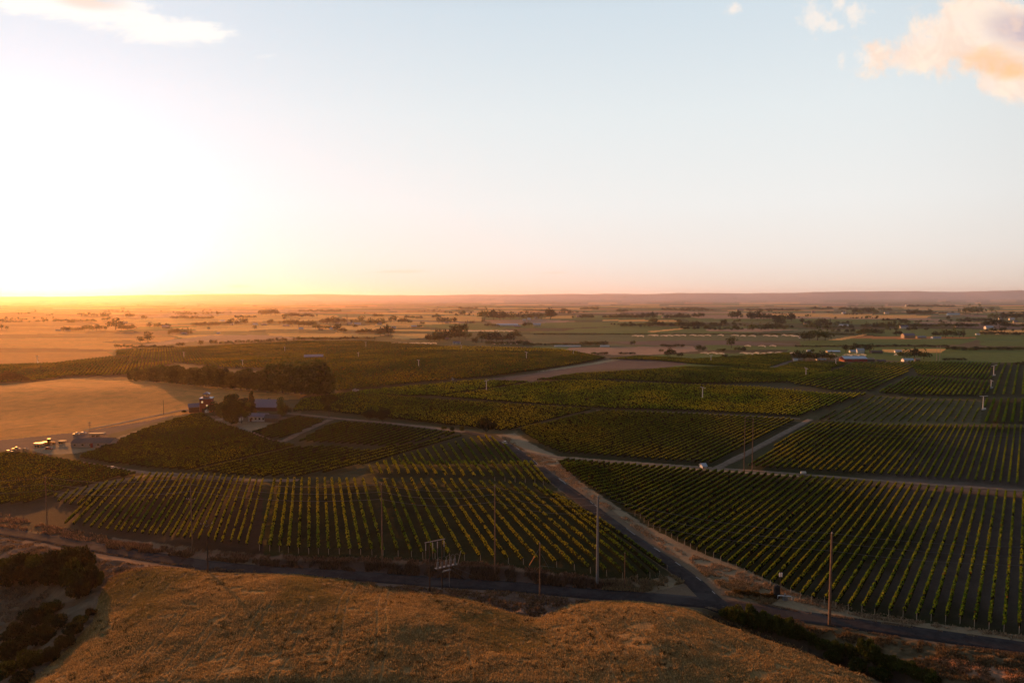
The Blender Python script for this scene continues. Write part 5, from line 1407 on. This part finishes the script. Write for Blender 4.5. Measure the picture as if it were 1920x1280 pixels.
def sprinklers():
    mb = MB(); mb.tube((0, 0, 0), (0, 0, 1.), .06, None, 6)
    me_r = None
    m_, t_, o_ = mat_new('water_spray'); d_ = t_.n('ShaderNodeBsdfDiffuse'); d_.inputs[0].default_value = (.9, .85, .78, 1); tr = t_.n('ShaderNodeBsdfTranslucent'); tr.inputs[0].default_value = (.9, .85, .78, 1)
    mx = t_.n('ShaderNodeMixShader'); mx.inputs[0].default_value = .6; t_.put(mx.inputs[1], d_.outputs[0]); t_.put(mx.inputs[2], tr.outputs[0]); t_.put(o_.inputs[0], mx.outputs[0]); M['spray'] = m_
    rng = np.random.default_rng(4); V = []
    for k in range(420):
        u = rng.random() ** .8; x = u * 12; z = 1. + 4.4 * u - 5.0 * u * u + rng.normal() * .15 * (1 + 4 * u); c = np.array((x, rng.normal() * .1 * (1 + 5 * u), max(.1, z))); V.append(c)
    spray = quads_mesh('spray', rand_quads(np.array(V), np.full(len(V), .22), rng)); riser = mb.build('riser', M['steel']).data
    bpy.data.objects.remove([o for o in bpy.data.objects if o.data == riser][0])
    pts = [(x, 664 + random.uniform(-1, 1), 'first line of sprinklers beyond the green vineyard') for x in (1312, 1328, 1343, 1386, 1395, 1412, 1425, 1437, 1452, 1478)] + \
          [(x, 631 + random.uniform(-1, 1), 'far line of sprinklers along the dark hedge') for x in (1184, 1194, 1214, 1223, 1238, 1247, 1262, 1275, 1292, 1306, 1320, 1345, 1370, 1388, 1403, 1430, 1445, 1465, 1475, 1484)] + \
          [(x, 650, 'middle line of sprinklers beside the lone tree') for x in (1395, 1421, 1442)] + [(x, 667, 'sprinklers around the blue roofed barns') for x in (1580, 1594, 1608, 1676, 1552)] + \
          [(x, 622, 'sprinklers on the far strip left of centre') for x in (866, 872, 878, 886, 894, 905, 915, 925, 934, 944, 952)] + [(x, 645, 'sprinklers below the central grove') for x in (732, 742, 752, 765, 775, 788, 796, 806, 915, 925, 935, 948, 958)]
    P = U2([(a, b) for a, b, c in pts]); cnt = {}
    for (a, b, g), p in zip(pts, P):
        t = empty('sprinkler', tuple(p), 0.2 + random.uniform(-.5, .5)); s = 1. + .35 * (p[1] > 1200); t.scale = (s, s, s)
        new_obj('riser', riser, M['steel'], t); new_obj('spray', spray, M['spray'], t); cnt[g] = cnt.get(g, 0) + 1
        tag(t, f"{ordn(cnt[g])} from left of the {g}", 'sprinkler', g)


sprinklers()

# ---------------------------------------------------------------- dry grass, weeds and clods


def poly_scatter(P, n, rng):
    A = np.array(P); lo, hi = A.min(0), A.max(0); out = np.zeros((0, 2))
    while len(out) < n:
        q = lo + (hi - lo) * rng.random((n * 2, 2)); out = np.concatenate([out, q[inpoly(q[:, 0], q[:, 1], P)]])
    return out[:n]


def blades(q, h, wdt, col, rng, lean=.35):
    n = len(q); z = H(q[:, 0], q[:, 1]); a = rng.random(n) * 6.283; hh = h * (.5 + rng.random(n)); ww = wdt * (.6 + .8 * rng.random(n))
    dx = np.stack([np.cos(a), np.sin(a), np.zeros(n)], 1) * ww[:, None]; ln = np.stack([rng.normal(size=n) * lean, rng.normal(size=n) * lean, np.ones(n)], 1) * hh[:, None]
    b = np.stack([q[:, 0], q[:, 1], z - .03], 1)
    return np.stack([b - dx, b + dx, b + ln + dx * .55, b + ln - dx * .55], 1), col


def grasses():
    rng = np.random.default_rng(12)
    P = WP(MOUND_PX[1:-1] + [(1720, 1330), (1000, 1360), (60, 1330)], 2)
    q = poly_scatter(P, 260000, rng); cl = fbm(q[:, 0] / 3.2, q[:, 1] / 3.2, 91, 3); big = fbm(q[:, 0] / 24., q[:, 1] / 24., 95, 3)
    q = q[(cl + .3 * (big - .5)) > .26]; 
    wob = q[:, 0] + .10 * q[:, 1] + 5 * (fbm(q[:, 0] / 60., q[:, 1] / 60., 33, 2) - .5); ph = np.mod(wob, 9.); tram = ((np.abs(ph - 3.) < .22) | (np.abs(ph - 4.9) < .22)) & (fbm(q[:, 0] / 18., q[:, 1] / 40., 35, 2) > .57)
    q = q[~tram]; n = len(q)
    big = fbm(q[:, 0] / 24., q[:, 1] / 24., 95, 3)[:, None]
    c = np.array((.44, .305, .135)) * (.65 + .7 * rng.random(n))[:, None]; g = np.clip((big - .55) * 6, 0, .6); c = c * (1 - g) + np.array((.22, .18, .055)) * g
    lodge = fbm(q[:, 0] / 1.6 + q[:, 1] / 9., q[:, 1] / 1.1, 37, 3)[:, None]; c = c * (.78 + .44 * lodge)
    V, C = blades(q, .26, .09, c, rng)
    o = new_obj('dry_grass', quads_mesh('dry_grass', V, C), M['grass']); tag(o, 'golden brown dry grass covering the near hillside', 'grass', kind='stuff')
    q2 = poly_scatter(P, 2600, rng); q2 = q2[fbm(q2[:, 0] / 14., q2[:, 1] / 10., 55, 3) > .50]
    cc_ = np.repeat(q2, 16, 0) + rng.normal(size=(len(q2) * 16, 2)) * .22; dk = np.repeat(rng.random(len(q2)) < .35, 16)[:, None]
    c2 = np.where(dk, np.array((.11, .085, .04)), np.array((.46, .33, .16))) * (.6 + .8 * rng.random(len(cc_)))[:, None]
    V2, C2 = blades(cc_, .42, .07, c2, rng, .6)
    o2 = new_obj('grass_tufts', quads_mesh('grass_tufts', V2, C2), M['grass']); tag(o2, 'coarser pale and dark grass tufts scattered on the near hillside', 'grass tufts', kind='stuff')
    # weeds along the road, on the bank and round the junction
    VV, CC = [], []
    def strip(px, n, h, col, wdt=.12):
        q = poly_scatter(WP(px, 3), n, rng); q = q[fbm(q[:, 0] / 2.5, q[:, 1] / 2.5, 97, 3) > .45]; c = np.array(col) * (.5 + rng.random(len(q)))[:, None]
        V, C = blades(q, h, wdt, c, rng); VV.append(V); CC.append(C)
    strip([(200, 1020), (380, 1044), (480, 1052), (700, 1056), (900, 1064), (1110, 1087), (1160, 1099), (1110, 1105), (960, 1091), (800, 1081), (650, 1070), (480, 1060), (200, 1028)], 9000, .7, (.13, .085, .055))
    strip([(200, 1012), (380, 1032), (500, 1042), (720, 1046), (900, 1054), (1100, 1078), (1110, 1086), (900, 1062), (700, 1054), (480, 1051), (200, 1024)], 6000, .5, (.25, .145, .09))
    strip([(-60, 958), (0, 962), (90, 985), (200, 1004), (200, 1026), (90, 1002), (0, 988), (-60, 980)], 4000, .5, (.25, .145, .09))
    strip([(1130, 1088), (1262, 1078), (1285, 1092), (1210, 1110), (1130, 1106)], 3500, .5, (.28, .21, .12))
    strip([(1340, 1095), (1420, 1108), (1480, 1125), (1620, 1158), (1780, 1180), (1925, 1200), (1925, 1192), (1700, 1160), (1480, 1110), (1400, 1075), (1300, 1040), (1290, 1050)], 9000, .35, (.34, .24, .15))
    strip([(940, 822), (985, 852), (1040, 862), (1110, 925), (1200, 985), (1290, 1040), (1270, 1045), (1110, 935), (1000, 862)], 6000, .3, (.34, .24, .15), .16)
    strip([(1481, 1166), (1574, 1182), (1752, 1211), (1920, 1230), (1960, 1290), (1760, 1275), (1600, 1225)], 12000, .4, (.17, .115, .06))
    strip([(1740, 1235), (1790, 1238), (1925, 1262), (1925, 1288), (1810, 1262)], 4000, .35, (.46, .25, .14))
    strip([(640, 1086), (805, 1102), (960, 1109), (1110, 1126), (1040, 1138), (1012, 1156), (930, 1136), (870, 1122), (740, 1108)], 9000, .35, (.22, .14, .08))
    strip([(1310, 1070), (1420, 1098), (1475, 1118), (1440, 1134), (1370, 1120)], 7000, .35, (.27, .19, .10))
    strip([(930, 815), (990, 850), (1060, 885), (1040, 862), (985, 846), (955, 820)], 2500, .35, (.30, .21, .13), .15)
    strip([(-20, 1003), (150, 1030), (390, 1072), (480, 1073), (480, 1069), (300, 1054), (150, 1028), (-20, 1000)], 5000, .16, (.20, .14, .09))
    strip([(1300, 1138), (1481, 1163), (1752, 1208), (1940, 1231), (1940, 1226), (1752, 1204), (1481, 1159), (1300, 1136)], 5000, .18, (.22, .15, .09))
    strip([(1345, 1116), (1494, 1147), (1623, 1165), (1784, 1187), (1940, 1208), (1940, 1203), (1784, 1183), (1623, 1161), (1494, 1143), (1345, 1112)], 5000, .18, (.28, .20, .13))
    strip([(180, 1050), (300, 1062), (330, 1066), (230, 1074), (190, 1100)], 3000, .35, (.26, .17, .10))
    strip([(0, 1010), (90, 1024), (130, 1036), (60, 1044), (0, 1040)], 3000, .3, (.26, .16, .09))
    strip([(-60, 1070), (80, 1080), (95, 1110), (70, 1140), (0, 1200), (-60, 1210)], 6000, .35, (.20, .15, .10))
    o = new_obj('weeds', quads_mesh('weeds', np.concatenate(VV), np.concatenate(CC)), M['grass']); tag(o, 'dry weeds growing on the banks and verges of the roads', 'weeds', kind='stuff')
    # clods of dug earth between road and stubble
    V = []
    for px, n in (([(700, 1096), (805, 1103), (960, 1110), (1100, 1127), (1050, 1136), (1012, 1154), (940, 1136), (870, 1120), (760, 1107)], 900), ([(185, 1056), (240, 1060), (250, 1066), (205, 1082), (188, 1098)], 220)):
        q = poly_scatter(WP(px, 3), n, rng); z = H(q[:, 0], q[:, 1])
        for (x, y), zz in zip(q, z):
            r = .12 + .42 * rng.random() ** 3; c = np.array((x, y, zz + r * .25)); u = rng.normal(size=(6, 3)); ax = np.eye(3)
            pts = [c + s_ * ax[i] * r * (.7 + .5 * rng.random()) * (1 if i < 2 else .6) for i in range(3) for s_ in (1, -1)]
            for i0 in (0, 1):
                for j0 in (2, 3):
                    for k0 in (4, 5): V.append([pts[i0], pts[j0], pts[k0], pts[k0]])
    V = np.array(V)[:, :3]
    o = new_obj('clods', quads_mesh('clods', V, None, 3), M['rock']); tag(o, 'reddish clods of dug earth between the road and the stubble', 'earth clods', kind='stuff')


grasses()
# ---------------------------------------------------------------- air
def haze():
    mb = MB(); z0 = ZLOW - 1; z1 = ZTOP + 8; mb.box((0, 13000, (z0 + z1) / 2), (64000, 31000, z1 - z0))
    m, t, o = mat_new('haze'); v = t.n('ShaderNodeVolumePrincipled')
    v.inputs['Color'].default_value = (1, .84, .76, 1); v.inputs['Density'].default_value = HAZE_D; v.inputs['Anisotropy'].default_value = .67
    t.put(o.inputs['Volume'], v.outputs[0])
    h = mb.build('haze', m); tag(h, kind='stuff')
HAZE_D = 3.3e-5
haze()
